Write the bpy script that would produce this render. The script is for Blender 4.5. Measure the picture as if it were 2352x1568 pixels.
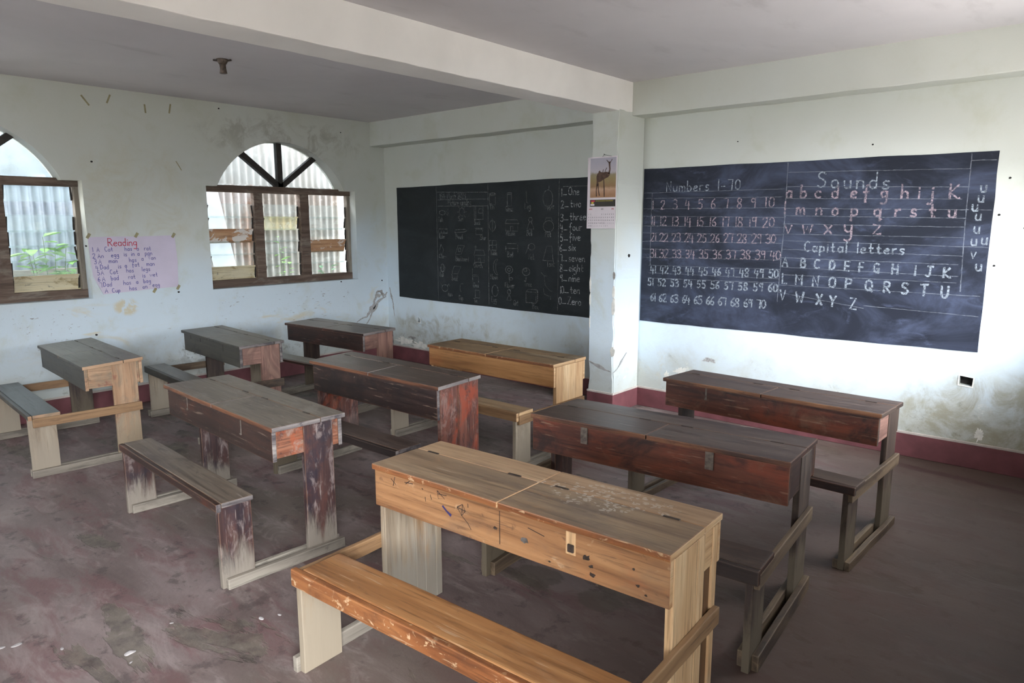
import bpy, bmesh, math, random
from mathutils import Vector, Matrix, noise as mnoise

for o in list(bpy.data.objects):
    bpy.data.objects.remove(o, do_unlink=True)
SC = bpy.context.scene
COL = SC.collection
random.seed(7)

# ------------------------------------------------------------------ camera
cam_data = bpy.data.cameras.new('camera')
cam_data.sensor_width = 36.0
cam_data.lens = 1608.7514 * 36.0 / 2352.0
cam_data.clip_start = 0.05
cam_data.clip_end = 200
cam = bpy.data.objects.new('camera', cam_data)
COL.objects.link(cam)
_r = Vector((0.75458251, 0.65620393, -0.00127993))
_u = Vector((-0.10795515, 0.12606331, 0.98613068))
_f = Vector((-0.64726418, 0.74397879, -0.16596576))
cam.matrix_world = Matrix(((_r.x, _u.x, -_f.x, 6.1926), (_r.y, _u.y, -_f.y, -5.0007), (_r.z, _u.z, -_f.z, 1.5), (0, 0, 0, 1)))
SC.camera = cam

# ------------------------------------------------------------------ light
WORLD_STRENGTH = 7.0
SKY = (0.90, 0.95, 1.0)
world = bpy.data.worlds.new('overcast_sky')
SC.world = world
world.use_nodes = True
_bg = world.node_tree.nodes['Background']
_bg.inputs['Color'].default_value = (*SKY, 1)
_bg.inputs['Strength'].default_value = WORLD_STRENGTH
SC.view_settings.view_transform = 'Standard'
SC.view_settings.look = 'None'
SC.view_settings.gamma = 1.0
SC.view_settings.use_curve_mapping = False
SC.view_settings.exposure = 1.2
SC.cycles.max_bounces = 8
SC.cycles.diffuse_bounces = 5
SC.cycles.transparent_max_bounces = 16
SC.cycles.caustics_reflective = False
SC.cycles.caustics_refractive = False
SC.cycles.sample_clamp_indirect = 12.0


def portal(name, loc, rot, sx, sy):
    d = bpy.data.lights.new(name, 'AREA')
    d.shape = 'RECTANGLE'
    d.size = sx
    d.size_y = sy
    d.energy = 1.0
    d.cycles.is_portal = True
    o = bpy.data.objects.new(name, d)
    o.location = loc
    o.rotation_euler = rot
    COL.objects.link(o)

_sd = bpy.data.lights.new('veiled_sun', 'SUN')      # sun behind thin cloud: a broad glow low on the right
_sd.energy = 6.3
_sd.angle = math.radians(40)
_sd.color = (0.90, 0.94, 1.0)
_so = bpy.data.objects.new('veiled_sun', _sd)
_so.rotation_euler = Vector((-1.0, 0.6, -0.45)).to_track_quat('-Z', 'Y').to_euler()
COL.objects.link(_so)

H = 2.5567          # ceiling height
XR = 6.25           # inner face of the right wall
YB = -7.6           # inner face of the rear wall
WT = 0.18           # wall thickness
EAVE = 0.9          # how far the roof reaches over the yard on the right
BLOCKER_Z = 1.6     # height of the unseen wall added to block low sky light
# daylight enters through right-wall openings and an unseen rear opening added for fill
portal('daylight_right_window', (XR + WT, -1.2, 1.6), (0, math.radians(90), 0), 1.35, 1.62)
portal('daylight_right_doorway', (XR + WT, -5.3, 1.05), (0, math.radians(90), 0), 2.1, 1.4)
portal('fill_rear_opening', (2.2, YB - WT, 1.6), (math.radians(-90), 0, 0), 1.62, 1.35)


# ------------------------------------------------------------------ helpers: materials
def srgb(r, g, b):
    def f(c):
        c = c / 255.0
        return c / 12.92 if c <= 0.04045 else ((c + 0.055) / 1.055) ** 2.4
    return (f(r), f(g), f(b), 1.0)


class NT:
    """small wrapper that makes node graphs short to write"""

    def __init__(self, name):
        self.m = bpy.data.materials.new(name)
        self.m.use_nodes = True
        self.t = self.m.node_tree
        self.t.nodes.clear()
        self.out = self.t.nodes.new('ShaderNodeOutputMaterial')
        tc = self.t.nodes.new('ShaderNodeTexCoord')
        self.obj = tc.outputs['Object']

    def n(self, typ, **kw):
        nd = self.t.nodes.new(typ)
        for k, v in kw.items():
            setattr(nd, k, v)
        return nd

    def put(self, sock, v):
        if isinstance(v, bpy.types.NodeSocket):
            self.t.links.new(v, sock)
        elif v is not None:
            sock.default_value = v

    def math(self, op, a, b=None, clamp=False):
        nd = self.n('ShaderNodeMath', operation=op, use_clamp=clamp)
        self.put(nd.inputs[0], a)
        if b is not None:
            self.put(nd.inputs[1], b)
        return nd.outputs[0]

    def vmath(self, op, a, b=None):
        nd = self.n('ShaderNodeVectorMath', operation=op)
        self.put(nd.inputs[0], a)
        if b is not None:
            self.put(nd.inputs[1], b)
        return nd.outputs[1] if op in ('LENGTH', 'DISTANCE', 'DOT_PRODUCT') else nd.outputs[0]

    def sep(self, v):
        nd = self.n('ShaderNodeSeparateXYZ')
        self.put(nd.inputs[0], v)
        return nd.outputs

    def noise(self, vec, scale=1.0, detail=4.0, rough=0.55, dist=0.0):
        nd = self.n('ShaderNodeTexNoise')
        self.put(nd.inputs['Vector'], vec)
        nd.inputs['Scale'].default_value = scale
        nd.inputs['Detail'].default_value = detail
        nd.inputs['Roughness'].default_value = rough
        nd.inputs['Distortion'].default_value = dist
        return nd.outputs[0]

    def voro(self, vec, scale, feature='F1'):
        nd = self.n('ShaderNodeTexVoronoi', feature=feature)
        self.put(nd.inputs['Vector'], vec)
        nd.inputs['Scale'].default_value = scale
        return nd

    def step(self, fac, lo, hi):
        nd = self.n('ShaderNodeMapRange', interpolation_type='SMOOTHSTEP')
        self.put(nd.inputs['Value'], fac)
        nd.inputs['From Min'].default_value = lo
        nd.inputs['From Max'].default_value = hi
        return nd.outputs[0]

    def ramp(self, fac, stops):
        nd = self.n('ShaderNodeValToRGB')
        el = nd.color_ramp.elements
        while len(el) < len(stops):
            el.new(0.5)
        for e, (p, c) in zip(el, stops):
            e.position = p
            e.color = c
        self.put(nd.inputs[0], fac)
        return nd.outputs[0]

    def mix(self, fac, a, b, mode='MIX'):
        nd = self.n('ShaderNodeMix', data_type='RGBA', blend_type=mode)
        self.put(nd.inputs[0], fac)
        self.put(nd.inputs[6], a)
        self.put(nd.inputs[7], b)
        return nd.outputs[2]

    def bsdf(self, color, rough=0.7, bump=None, bump_strength=0.3, bump_dist=0.004, metallic=0.0, spec=0.5, alpha=None):
        p = self.n('ShaderNodeBsdfPrincipled')
        self.put(p.inputs['Base Color'], color)
        self.put(p.inputs['Roughness'], rough)
        self.put(p.inputs['Metallic'], metallic)
        self.put(p.inputs['Specular IOR Level'], spec)
        if alpha is not None:
            self.put(p.inputs['Alpha'], alpha)
        if bump is not None:
            b = self.n('ShaderNodeBump')
            b.inputs['Strength'].default_value = bump_strength
            b.inputs['Distance'].default_value = bump_dist
            self.put(b.inputs['Height'], bump)
            self.t.links.new(b.outputs[0], p.inputs['Normal'])
        self.t.links.new(p.outputs[0], self.out.inputs[0])
        return self.m


def mat_plain(name, col, rough=0.7, var=0.12, scale=30, metallic=0.0, spec=0.5):
    g = NT(name)
    f = g.noise(g.obj, scale, 4)
    dark = tuple(c * (1 - var * 2) for c in col[:3]) + (1,)
    lite = tuple(min(1, c * (1 + var * 2)) for c in col[:3]) + (1,)
    return g.bsdf(g.ramp(f, [(0.3, dark), (0.7, lite)]), rough, f, 0.1, metallic=metallic, spec=spec)


def mat_wall(name, seed=0.0, grime=1.0, flecks=True, stains=()):
    g = NT(name)
    p = g.vmath('ADD', g.obj, (seed, seed * 1.7, 0))
    z = g.sep(g.obj)[2]
    big = g.noise(p, 0.9, 3, 0.6, 0.4)
    med = g.noise(p, 3.2, 6, 0.65, 0.3)
    fine = g.noise(p, 60, 3)
    col = g.ramp(big, [(0.3, srgb(198, 202, 194)), (0.5, srgb(205, 210, 208)), (0.72, srgb(209, 215, 216))])
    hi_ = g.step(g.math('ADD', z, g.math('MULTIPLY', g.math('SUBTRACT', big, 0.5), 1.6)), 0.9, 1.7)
    col = g.mix(g.math('MULTIPLY', g.math('SUBTRACT', 1.0, hi_), 0.85), col, srgb(206, 220, 230))     # lower wall tinted blue for the sky light falling on it
    col = g.mix(g.math('MULTIPLY', hi_, 0.5), col, srgb(200, 200, 186))  # upper wall's shade, with smoke staining, put into the colour as olive-grey
    col = g.mix(g.math('MULTIPLY', g.step(med, 0.5, 0.72), 0.45), col, srgb(188, 190, 172))
    # grime rising from the floor, uneven in height
    h = g.math('ADD', z, g.math('MULTIPLY', g.math('SUBTRACT', med, 0.5), 1.1))
    low = g.math('SUBTRACT', 1.0, g.step(h, 0.12, 0.62))
    col = g.mix(g.math('MULTIPLY', low, 0.55 * grime), col, srgb(176, 170, 146))
    mold = g.noise(p, 11, 8, 0.72, 0.6)
    lowm = g.math('SUBTRACT', 1.0, g.step(h, 0.1, 0.48))
    col = g.mix(g.math('MULTIPLY', g.math('MULTIPLY', g.step(mold, 0.55, 0.68), lowm), 0.6 * grime), col, srgb(118, 116, 104))
    chip = g.noise(p, 7, 7, 0.7, 0.9)
    col = g.mix(g.math('MULTIPLY', g.math('MULTIPLY', g.step(chip, 0.63, 0.66), lowm), 0.75 * grime), col, srgb(226, 226, 218))
    if flecks:
        st = g.vmath('MULTIPLY', p, (16, 16, 44))
        fl = g.noise(st, 1.0, 5, 0.7, 0.5)
        band = g.math('MULTIPLY', g.step(z, 0.4, 0.6), g.math('SUBTRACT', 1.0, g.step(z, 0.78, 0.92)))
        rarely = g.step(g.noise(p, 2.0, 2), 0.45, 0.6)
        m = g.math('MULTIPLY', g.math('MULTIPLY', g.step(fl, 0.615, 0.65), band), rarely)
        col = g.mix(g.math('MULTIPLY', m, 0.7), col, srgb(110, 92, 78))
        ye = g.noise(g.vmath('MULTIPLY', p, (2.2, 2.2, 7)), 1.0, 4, 0.6, 0.6)
        col = g.mix(g.math('MULTIPLY', g.math('MULTIPLY', g.step(ye, 0.56, 0.72), band), 0.6), col, srgb(206, 190, 150))
    for (sx, sy, sz, rx, ry, rz, sc_, lo, hi, amt, c1) in stains:
        v = g.vmath('MULTIPLY', g.vmath('SUBTRACT', g.obj, (sx, sy, sz)), (1 / rx, 1 / ry, 1 / rz))
        reg = g.math('SUBTRACT', 1.0, g.step(g.math('ADD', g.vmath('LENGTH', v), g.math('MULTIPLY', g.math('SUBTRACT', med, 0.5), 1.2)), 0.55, 1.1))
        m = g.noise(g.obj, sc_, 8, 0.72, 0.7)
        col = g.mix(g.math('MULTIPLY', g.math('MULTIPLY', reg, g.step(m, lo, hi)), amt), col, c1)
    bumpv = g.math('ADD', g.math('MULTIPLY', med, 1.0), g.math('MULTIPLY', fine, 0.12))
    return g.bsdf(col, 0.62, bumpv, 0.35, 0.012, spec=0.35)


def mat_ceiling():
    g = NT('ceiling_paint')
    a = g.noise(g.obj, 0.8, 4, 0.6, 0.3)
    b = g.noise(g.vmath('MULTIPLY', g.obj, (2.5, 0.9, 1)), 2.0, 5, 0.6)
    col = g.ramp(a, [(0.3, srgb(204, 200, 202)), (0.7, srgb(218, 214, 216))])
    col = g.mix(g.math('MULTIPLY', g.step(b, 0.55, 0.8), 0.35), col, srgb(160, 156, 156))
    return g.bsdf(col, 0.75, b, 0.25, 0.008, spec=0.25)


def mat_floor():
    g = NT('worn_red_concrete')
    p = g.obj
    rot = g.n('ShaderNodeMapping')
    g.put(rot.inputs[0], p)
    rot.inputs['Rotation'].default_value = (0, 0, math.radians(38))
    rot.inputs['Scale'].default_value = (0.75, 2.2, 1)
    q = rot.outputs[0]
    a = g.noise(q, 1.1, 6, 0.62, 0.7)
    b = g.noise(q, 2.6, 7, 0.68, 0.6)
    c = g.noise(p, 0.8, 3, 0.5, 0.4)
    d = g.noise(p, 9, 7, 0.68, 0.1)
    f = g.noise(p, 70, 4, 0.6)
    col = g.ramp(a, [(0.32, srgb(86, 73, 70)), (0.45, srgb(108, 94, 91)), (0.57, srgb(124, 110, 107)), (0.70, srgb(140, 126, 122))])
    col = g.mix(g.math('MULTIPLY', g.step(b, 0.48, 0.62), 0.6), col, srgb(104, 72, 73))           # the red oxide coat that is left
    col = g.mix(g.math('MULTIPLY', g.step(c, 0.48, 0.66), 0.6), col, srgb(90, 82, 72))            # bare grey-brown concrete
    e = g.noise(q, 3.8, 7, 0.7, 0.9)
    col = g.mix(g.math('MULTIPLY', g.step(e, 0.50, 0.68), 0.5), col, srgb(146, 134, 130))        # dust trodden in
    pits = g.step(g.noise(q, 1.5, 6, 0.66, 0.35), 0.575, 0.61)
    col = g.mix(g.math('MULTIPLY', pits, 0.65), col, g.mix(g.step(d, 0.4, 0.6), srgb(70, 66, 58), srgb(104, 98, 86)))
    col = g.mix(g.math('MULTIPLY', g.step(d, 0.60, 0.72), 0.35), col, srgb(158, 146, 142))
    col = g.mix(g.math('MULTIPLY', g.step(d, 0.45, 0.36), 0.5), col, srgb(58, 50, 48))
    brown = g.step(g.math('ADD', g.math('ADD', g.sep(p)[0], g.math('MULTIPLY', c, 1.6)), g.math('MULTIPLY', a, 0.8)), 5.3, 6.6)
    col = g.mix(g.math('MULTIPLY', brown, 0.8), col, srgb(76, 58, 49))                            # earth on the right side, its shade put into the colour too
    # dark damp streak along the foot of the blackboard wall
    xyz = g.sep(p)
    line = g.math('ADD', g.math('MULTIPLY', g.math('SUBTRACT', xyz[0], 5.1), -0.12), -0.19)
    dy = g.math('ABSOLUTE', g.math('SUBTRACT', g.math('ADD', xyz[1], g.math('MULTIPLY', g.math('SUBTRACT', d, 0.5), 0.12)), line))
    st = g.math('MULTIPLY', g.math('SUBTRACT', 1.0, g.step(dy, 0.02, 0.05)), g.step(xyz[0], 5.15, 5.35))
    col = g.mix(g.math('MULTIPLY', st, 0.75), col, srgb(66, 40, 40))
    # round worn-out hollows under the desks
    for (cx, cy, rx, ry) in ((4.44, -2.79, 0.13, 0.09), (4.74, -2.81, 0.12, 0.10), (4.05, -3.15, 0.10, 0.07)):
        v = g.vmath('MULTIPLY', g.vmath('SUBTRACT', p, (cx, cy, 0)), (1 / rx, 1 / ry, 0))
        r = g.math('ADD', g.vmath('LENGTH', v), g.math('MULTIPLY', g.math('SUBTRACT', a, 0.5), 2.2))
        col = g.mix(g.math('MULTIPLY', g.math('SUBTRACT', 1.0, g.step(r, 0.9, 1.05)), 0.6), col, srgb(84, 76, 66))
    bump = g.math('ADD', g.math('MULTIPLY', d, 0.6), g.math('ADD', g.math('MULTIPLY', f, 0.2), g.math('MULTIPLY', pits, -0.25)))
    rough = g.math('ADD', 0.5, g.math('MULTIPLY', a, 0.25))
    return g.bsdf(col, rough, bump, 0.55, 0.007, spec=0.4)


def mat_wood(name, axis, stops, patches=(), rough=0.55, fade=None, knots=False, flecks=None, spec=0.5, dust=None, wear=None, scr=None):
    """planed board: grain runs along AXIS; patches = (colour, noise scale, lo, hi, amount, stretch along the grain)"""
    g = NT(name)
    inf = g.n('ShaderNodeObjectInfo')
    cmb = g.n('ShaderNodeCombineXYZ')
    for i, k in enumerate((37.0, 53.0, 71.0)):
        g.put(cmb.inputs[i], g.math('MULTIPLY', inf.outputs['Random'], k))
    p = g.vmath('ADD', g.obj, cmb.outputs[0])
    s = [20.0, 20.0, 20.0]
    s[axis] = 1.3
    gp = g.vmath('MULTIPLY', p, tuple(s))
    a = g.noise(gp, 1.0, 5, 0.6, 0.9)
    s2 = [90.0, 90.0, 90.0]
    s2[axis] = 4.0
    b = g.noise(g.vmath('MULTIPLY', p, tuple(s2)), 1.0, 4, 0.6, 0.2)
    col = g.ramp(a, stops)
    dk = tuple(c * 0.45 for c in stops[0][1][:3]) + (1,)
    col = g.mix(g.math('MULTIPLY', g.step(b, 0.52, 0.70), 0.6), col, dk)
    for (pc, sc, lo, hi, amt, stretch) in patches:
        sv = [sc, sc, sc]
        sv[axis] = sc / stretch
        m = g.noise(g.vmath('MULTIPLY', p, tuple(sv)), 1.0, 7, 0.68, 0.6)
        col = g.mix(g.math('MULTIPLY', g.step(m, lo, hi), amt), col, pc)
    if scr is not None:           # fine scratches running across and along the board: (colour, amount)
        for k, ang in enumerate((14.0, -22.0, 63.0)):
            mp = g.n('ShaderNodeMapping')
            g.put(mp.inputs[0], p)
            mp.inputs['Rotation'].default_value = (math.radians(ang), math.radians(ang * .8), math.radians(ang))
            sc3 = [70.0, 70.0, 70.0]
            sc3[axis] = 5.0
            mp.inputs['Scale'].default_value = sc3
            m = g.noise(mp.outputs[0], 1.0, 3, 0.6)
            reg = g.step(g.noise(p, 5.0 + k * 2, 3, 0.6), 0.42, 0.62)
            col = g.mix(g.math('MULTIPLY', g.math('MULTIPLY', g.step(m, 0.635, 0.68), reg), scr[1]), col, scr[0])
    if wear is not None:          # rubbed arrises: (colour, amount)
        bv = g.n('ShaderNodeBevel', samples=2)
        bv.inputs['Radius'].default_value = 0.009
        geo = g.n('ShaderNodeNewGeometry')
        e = g.math('SUBTRACT', 1.0, g.vmath('DOT_PRODUCT', bv.outputs[0], geo.outputs['Normal']))
        wn = g.noise(g.vmath('MULTIPLY', p, (30, 30, 30)), 1.0, 5, 0.7)
        e = g.step(g.math('MULTIPLY', e, g.math('ADD', 0.25, g.math('MULTIPLY', wn, 1.5))), 0.03, 0.16)
        col = g.mix(g.math('MULTIPLY', e, wear[1]), col, wear[0])
    if knots:
        kv = [9.0, 9.0, 9.0]
        kv[axis] = 5.0
        vo = g.voro(g.vmath('MULTIPLY', p, tuple(kv)), 1.0)
        r = g.math('ADD', vo.outputs['Distance'], g.math('MULTIPLY', g.math('SUBTRACT', b, 0.5), 0.12))
        pick = g.step(g.sep(vo.outputs['Color'])[0], 0.72, 0.74)
        col = g.mix(g.math('MULTIPLY', g.math('MULTIPLY', g.math('SUBTRACT', 1.0, g.step(r, 0.07, 0.16)), pick), 0.8), col, srgb(78, 48, 30))
    if fade is not None:          # bleached, scuffed foot of a leg: (colour, height, softness)
        fc, fh, fs = fade
        m = g.noise(g.vmath('MULTIPLY', p, (26, 26, 4)), 1.0, 7, 0.72, 0.6)
        hz = g.math('ADD', g.sep(g.obj)[2], g.math('MULTIPLY', g.math('SUBTRACT', m, 0.5), fs * 2.8))
        col = g.mix(g.math('MULTIPLY', g.math('SUBTRACT', 1.0, g.step(hz, fh - fs * 0.5, fh + fs * 0.5)), 0.88), col, fc)
    if flecks is not None:        # scraps of old paper left on the lid: (centre, size)
        fcx, fcy, frx, fry = flecks
        v = g.vmath('MULTIPLY', g.vmath('SUBTRACT', g.obj, (fcx, fcy, 0)), (1 / frx, 1 / fry, 0))
        wob = g.noise(g.obj, 14, 4, 0.6)
        reg = g.math('SUBTRACT', 1.0, g.step(g.math('ADD', g.vmath('LENGTH', v), g.math('MULTIPLY', g.math('SUBTRACT', wob, 0.5), 2.2)), 0.7, 1.0))
        vo = g.voro(g.vmath('MULTIPLY', g.obj, (60, 85, 1)), 1.0, 'DISTANCE_TO_EDGE')
        vc = g.voro(g.vmath('MULTIPLY', g.obj, (60, 85, 1)), 1.0)
        cell = g.math('MULTIPLY', g.step(vo.outputs['Distance'], 0.08, 0.14), g.step(g.sep(vc.outputs['Color'])[1], 0.58, 0.62))
        col = g.mix(g.math('MULTIPLY', g.math('MULTIPLY', reg, cell), 0.62), col, srgb(196, 186, 174))
    if dust is not None:
        m = g.noise(p, 5.0, 6, 0.65, 0.5)
        col = g.mix(g.math('MULTIPLY', g.step(m, 0.42, 0.7), dust[1]), col, dust[0])
    bump = g.math('ADD', g.math('MULTIPLY', a, 0.6), g.math('MULTIPLY', b, 0.4))
    rr = g.math('ADD', rough - 0.1, g.math('MULTIPLY', a, 0.22))
    return g.bsdf(col, rr, bump, 0.28, 0.004, spec=spec)


def mat_board(name, base, haze, amount, seed):
    g = NT(name)
    p = g.vmath('ADD', g.obj, (seed, 0, seed))
    a = g.noise(g.vmath('MULTIPLY', p, (1.2, 1, 2.2)), 1.3, 6, 0.65, 0.8)
    b = g.noise(g.vmath('MULTIPLY', p, (1.6, 1, 4.0)), 2.6, 7, 0.7, 1.2)
    col = g.mix(g.math('MULTIPLY', g.step(a, 0.38, 0.72), amount), base, haze)
    col = g.mix(g.math('MULTIPLY', g.step(b, 0.54, 0.74), amount * 0.8), col, haze)
    return g.bsdf(col, 0.5, g.noise(p, 25, 4), 0.15, 0.004, spec=0.2)


def mat_chalk(name, col, strength):
    g = NT(name)
    n = g.noise(g.obj, 75, 5, 0.7)
    n2 = g.noise(g.obj, 6, 3, 0.6)
    fac = g.math('MULTIPLY', g.step(n, 0.30, 0.62), g.math('ADD', strength - 0.2, g.math('MULTIPLY', n2, 0.4)))
    return g.bsdf(col, 0.95, alpha=g.math('MINIMUM', fac, 1.0), spec=0.1)


def mat_glass(name, tint, milk=0.08):
    g = NT(name)
    tr = g.n('ShaderNodeBsdfTransparent')
    tr.inputs[0].default_value = tint
    gl = g.n('ShaderNodeBsdfGlossy')
    gl.inputs['Roughness'].default_value = 0.06
    df = g.n('ShaderNodeBsdfTranslucent')
    df.inputs[0].default_value = (0.8, 0.86, 0.86, 1)
    m1 = g.n('ShaderNodeMixShader')
    dirt = g.math('MULTIPLY', g.noise(g.obj, 9, 5, 0.6), milk * 2)
    g.put(m1.inputs[0], dirt)
    g.t.links.new(tr.outputs[0], m1.inputs[1])
    g.t.links.new(df.outputs[0], m1.inputs[2])
    fr = g.n('ShaderNodeFresnel')
    fr.inputs[0].default_value = 1.45
    m2 = g.n('ShaderNodeMixShader')
    g.put(m2.inputs[0], g.math('MULTIPLY', fr.outputs[0], 0.9))
    g.t.links.new(m1.outputs[0], m2.inputs[1])
    g.t.links.new(gl.outputs[0], m2.inputs[2])
    g.t.links.new(m2.outputs[0], g.out.inputs[0])
    return g.m


def mat_sheet(name, base, rust, amount, seed):
    g = NT(name)
    p = g.vmath('ADD', g.obj, (seed, seed, 0))
    a = g.noise(g.vmath('MULTIPLY', p, (1, 5, 0.9)), 1.0, 6, 0.65, 0.6)
    b = g.noise(p, 9, 6, 0.7)
    col = g.mix(g.math('MULTIPLY', g.step(a, 0.45, 0.62), amount), base, rust)
    col = g.mix(g.math('MULTIPLY', g.step(b, 0.5, 0.75), 0.3), col, srgb(210, 208, 204))
    return g.bsdf(col, 0.55, b, 0.1, spec=0.4)


# ------------------------------------------------------------------ helpers: geometry
class MB:
    """collects shapes and links them as ONE mesh object"""

    def __init__(self):
        self.v = []
        self.f = []
        self.mi = []

    def add_bm(self, bm, slot=None):
        off = len(self.v)
        bm.verts.index_update()
        for v in bm.verts:
            self.v.append(tuple(v.co))
        for f in bm.faces:
            self.f.append([off + v.index for v in f.verts])
            self.mi.append(f.material_index if slot is None else slot)
        bm.free()
        return self

    def box(self, x0, x1, y0, y1, z0, z1, bev=0.003, seg=2, warp=0.0, ends=None, front=None, slot=0, shear=None, topshear=None):
        bm = bmesh.new()
        bmesh.ops.create_cube(bm, size=1.0, matrix=Matrix.Translation(((x0 + x1) / 2, (y0 + y1) / 2, (z0 + z1) / 2)) @ Matrix.Diagonal((x1 - x0, y1 - y0, z1 - z0, 1)))
        dims = (x1 - x0, y1 - y0, z1 - z0)
        for f in bm.faces:
            f.material_index = slot
        if warp:
            ax = dims.index(max(dims))
            n = max(2, int(dims[ax] / 0.09))
            lo = (x0, y0, z0)[ax]
            for i in range(1, n):
                co = [0, 0, 0]
                no = [0, 0, 0]
                co[ax] = lo + dims[ax] * i / n
                no[ax] = 1
                bmesh.ops.bisect_plane(bm, geom=bm.verts[:] + bm.edges[:] + bm.faces[:], plane_co=co, plane_no=no)
        if bev:
            es = [e for e in bm.edges if len(e.link_faces) == 2 and e.calc_face_angle(0) > 0.5]
            bmesh.ops.bevel(bm, geom=es, offset=min(bev, min(dims) * 0.35), segments=seg, affect='EDGES', profile=0.6)
        bm.normal_update()
        for f in bm.faces:
            if ends is not None and abs(f.normal.x) > 0.8:
                f.material_index = ends
            if front is not None and f.normal.y < -0.6:
                f.material_index = front
        if warp:
            sd = random.uniform(0, 50)
            for v in bm.verts:
                d = mnoise.noise_vector(Vector((v.co.x * 5 + sd, v.co.y * 9, v.co.z * 5)))
                v.co += d * warp
        if shear:
            for v in bm.verts:
                v.co.z += shear * v.co.y
        if topshear:
            for v in bm.verts:
                if v.co.z > (z0 + z1) / 2:
                    v.co.z += topshear * v.co.y
        return self.add_bm(bm)

    def prism(self, pts, axis, a, b, slot=0):
        """polygon PTS (pairs in the two other axes, in x<y<z order) extruded along AXIS from a to b"""
        n = len(pts)
        off = len(self.v)
        for w in (a, b):
            for p in pts:
                c = list(p)
                c.insert(axis, w)
                self.v.append(tuple(c))
        self.f.append([off + i for i in range(n)])
        self.f.append([off + n + i for i in reversed(range(n))])
        for i in range(n):
            j = (i + 1) % n
            self.f.append([off + i, off + n + i, off + n + j, off + j])
        self.mi += [slot] * (n + 2)
        return self

    def bar(self, p, q, w, t, axis_n, bev=0.0):
        """flat bar from p to q, w wide in the plane whose normal is axis_n, t thick along axis_n"""
        p, q, nrm = Vector(p), Vector(q), Vector(axis_n).normalized()
        d = (q - p).normalized()
        s = d.cross(nrm).normalized() * (w / 2)
        h = nrm * (t / 2)
        off = len(self.v)
        for base in (p, q):
            for a, b in ((-1, -1), (1, -1), (1, 1), (-1, 1)):
                self.v.append(tuple(base + s * a + h * b))
        for f in ([0, 1, 2, 3], [7, 6, 5, 4], [0, 4, 5, 1], [1, 5, 6, 2], [2, 6, 7, 3], [3, 7, 4, 0]):
            self.f.append([off + i for i in f])
            self.mi.append(0)
        return self

    def tube(self, pts, r, seg=8):
        pts = [Vector(p) for p in pts]
        off = len(self.v)
        for i, p in enumerate(pts):
            d = (pts[min(i + 1, len(pts) - 1)] - pts[max(i - 1, 0)]).normalized()
            a = d.orthogonal().normalized()
            b = d.cross(a)
            rr = r[i] if isinstance(r, (list, tuple)) else r
            for k in range(seg):
                an = 2 * math.pi * k / seg
                self.v.append(tuple(p + (a * math.cos(an) + b * math.sin(an)) * rr))
        for i in range(len(pts) - 1):
            for k in range(seg):
                k2 = (k + 1) % seg
                self.f.append([off + i * seg + k, off + i * seg + k2, off + (i + 1) * seg + k2, off + (i + 1) * seg + k])
                self.mi.append(0)
        self.f.append([off + k for k in reversed(range(seg))])
        self.f.append([off + (len(pts) - 1) * seg + k for k in range(seg)])
        self.mi += [0, 0]
        return self

    def build(self, name, mats, parent=None, smooth=False):
        me = bpy.data.meshes.new(name)
        me.from_pydata(self.v, [], self.f)
        if not isinstance(mats, (list, tuple)):
            mats = [mats]
        for m in mats:
            me.materials.append(m)
        for p, i in zip(me.polygons, self.mi):
            p.material_index = min(i, len(mats) - 1)
        bm = bmesh.new()
        bm.from_mesh(me)
        bmesh.ops.recalc_face_normals(bm, faces=bm.faces[:])
        bm.to_mesh(me)
        bm.free()
        if smooth:
            for p in me.polygons:
                p.use_smooth = True
        o = bpy.data.objects.new(name, me)
        COL.objects.link(o)
        if parent is not None:
            o.parent = parent
        return o


def tag(o, label=None, cat=None, group=None, kind=None):
    if label:
        o['label'] = label
    if cat:
        o['category'] = cat
    if group:
        o['group'] = group
    if kind:
        o['kind'] = kind
    return o


def empty(name, loc=(0, 0, 0), rz=0.0):
    o = bpy.data.objects.new(name, None)
    o.empty_display_size = 0.1
    o.location = loc
    o.rotation_euler = (0, 0, rz)
    COL.objects.link(o)
    return o


def wall_mesh(outer, holes, axis, a, b):
    """flat wall between planes AXIS=a and AXIS=b with holes cut through (outlines in the two other axes)"""
    bm = bmesh.new()
    loops = [outer] + list(holes)
    sides = []
    for w in (a, b):
        vs_all = []
        edges = []
        for lp in loops:
            vs = []
            for p in lp:
                c = list(p)
                c.insert(axis, w)
                vs.append(bm.verts.new(c))
            for i in range(len(vs)):
                edges.append(bm.edges.new((vs[i], vs[(i + 1) % len(vs)])))
            vs_all.append(vs)
        nrm = [0, 0, 0]
        nrm[axis] = 1
        bmesh.ops.triangle_fill(bm, edges=edges, use_beauty=True, use_dissolve=False, normal=nrm)
        sides.append(vs_all)
    for l0, l1 in zip(*sides):
        n = len(l0)
        for i in range(n):
            j = (i + 1) % n
            bm.faces.new((l0[i], l0[j], l1[j], l1[i]))
    mb = MB()
    mb.add_bm(bm)
    return mb


def blob(cx, cy, rx, ry, n=26, seed=0, rough=0.35):
    pts = []
    for i in range(n):
        an = 2 * math.pi * i / n
        r = 1 + rough * mnoise.noise(Vector((math.cos(an) * 2.1 + seed * 5.3, math.sin(an) * 2.1, seed)))+ rough * 0.5 * mnoise.noise(Vector((math.cos(an) * 6 + seed, math.sin(an) * 6, seed)))
        pts.append((cx + rx * r * math.cos(an), cy + ry * r * math.sin(an)))
    return pts


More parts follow.
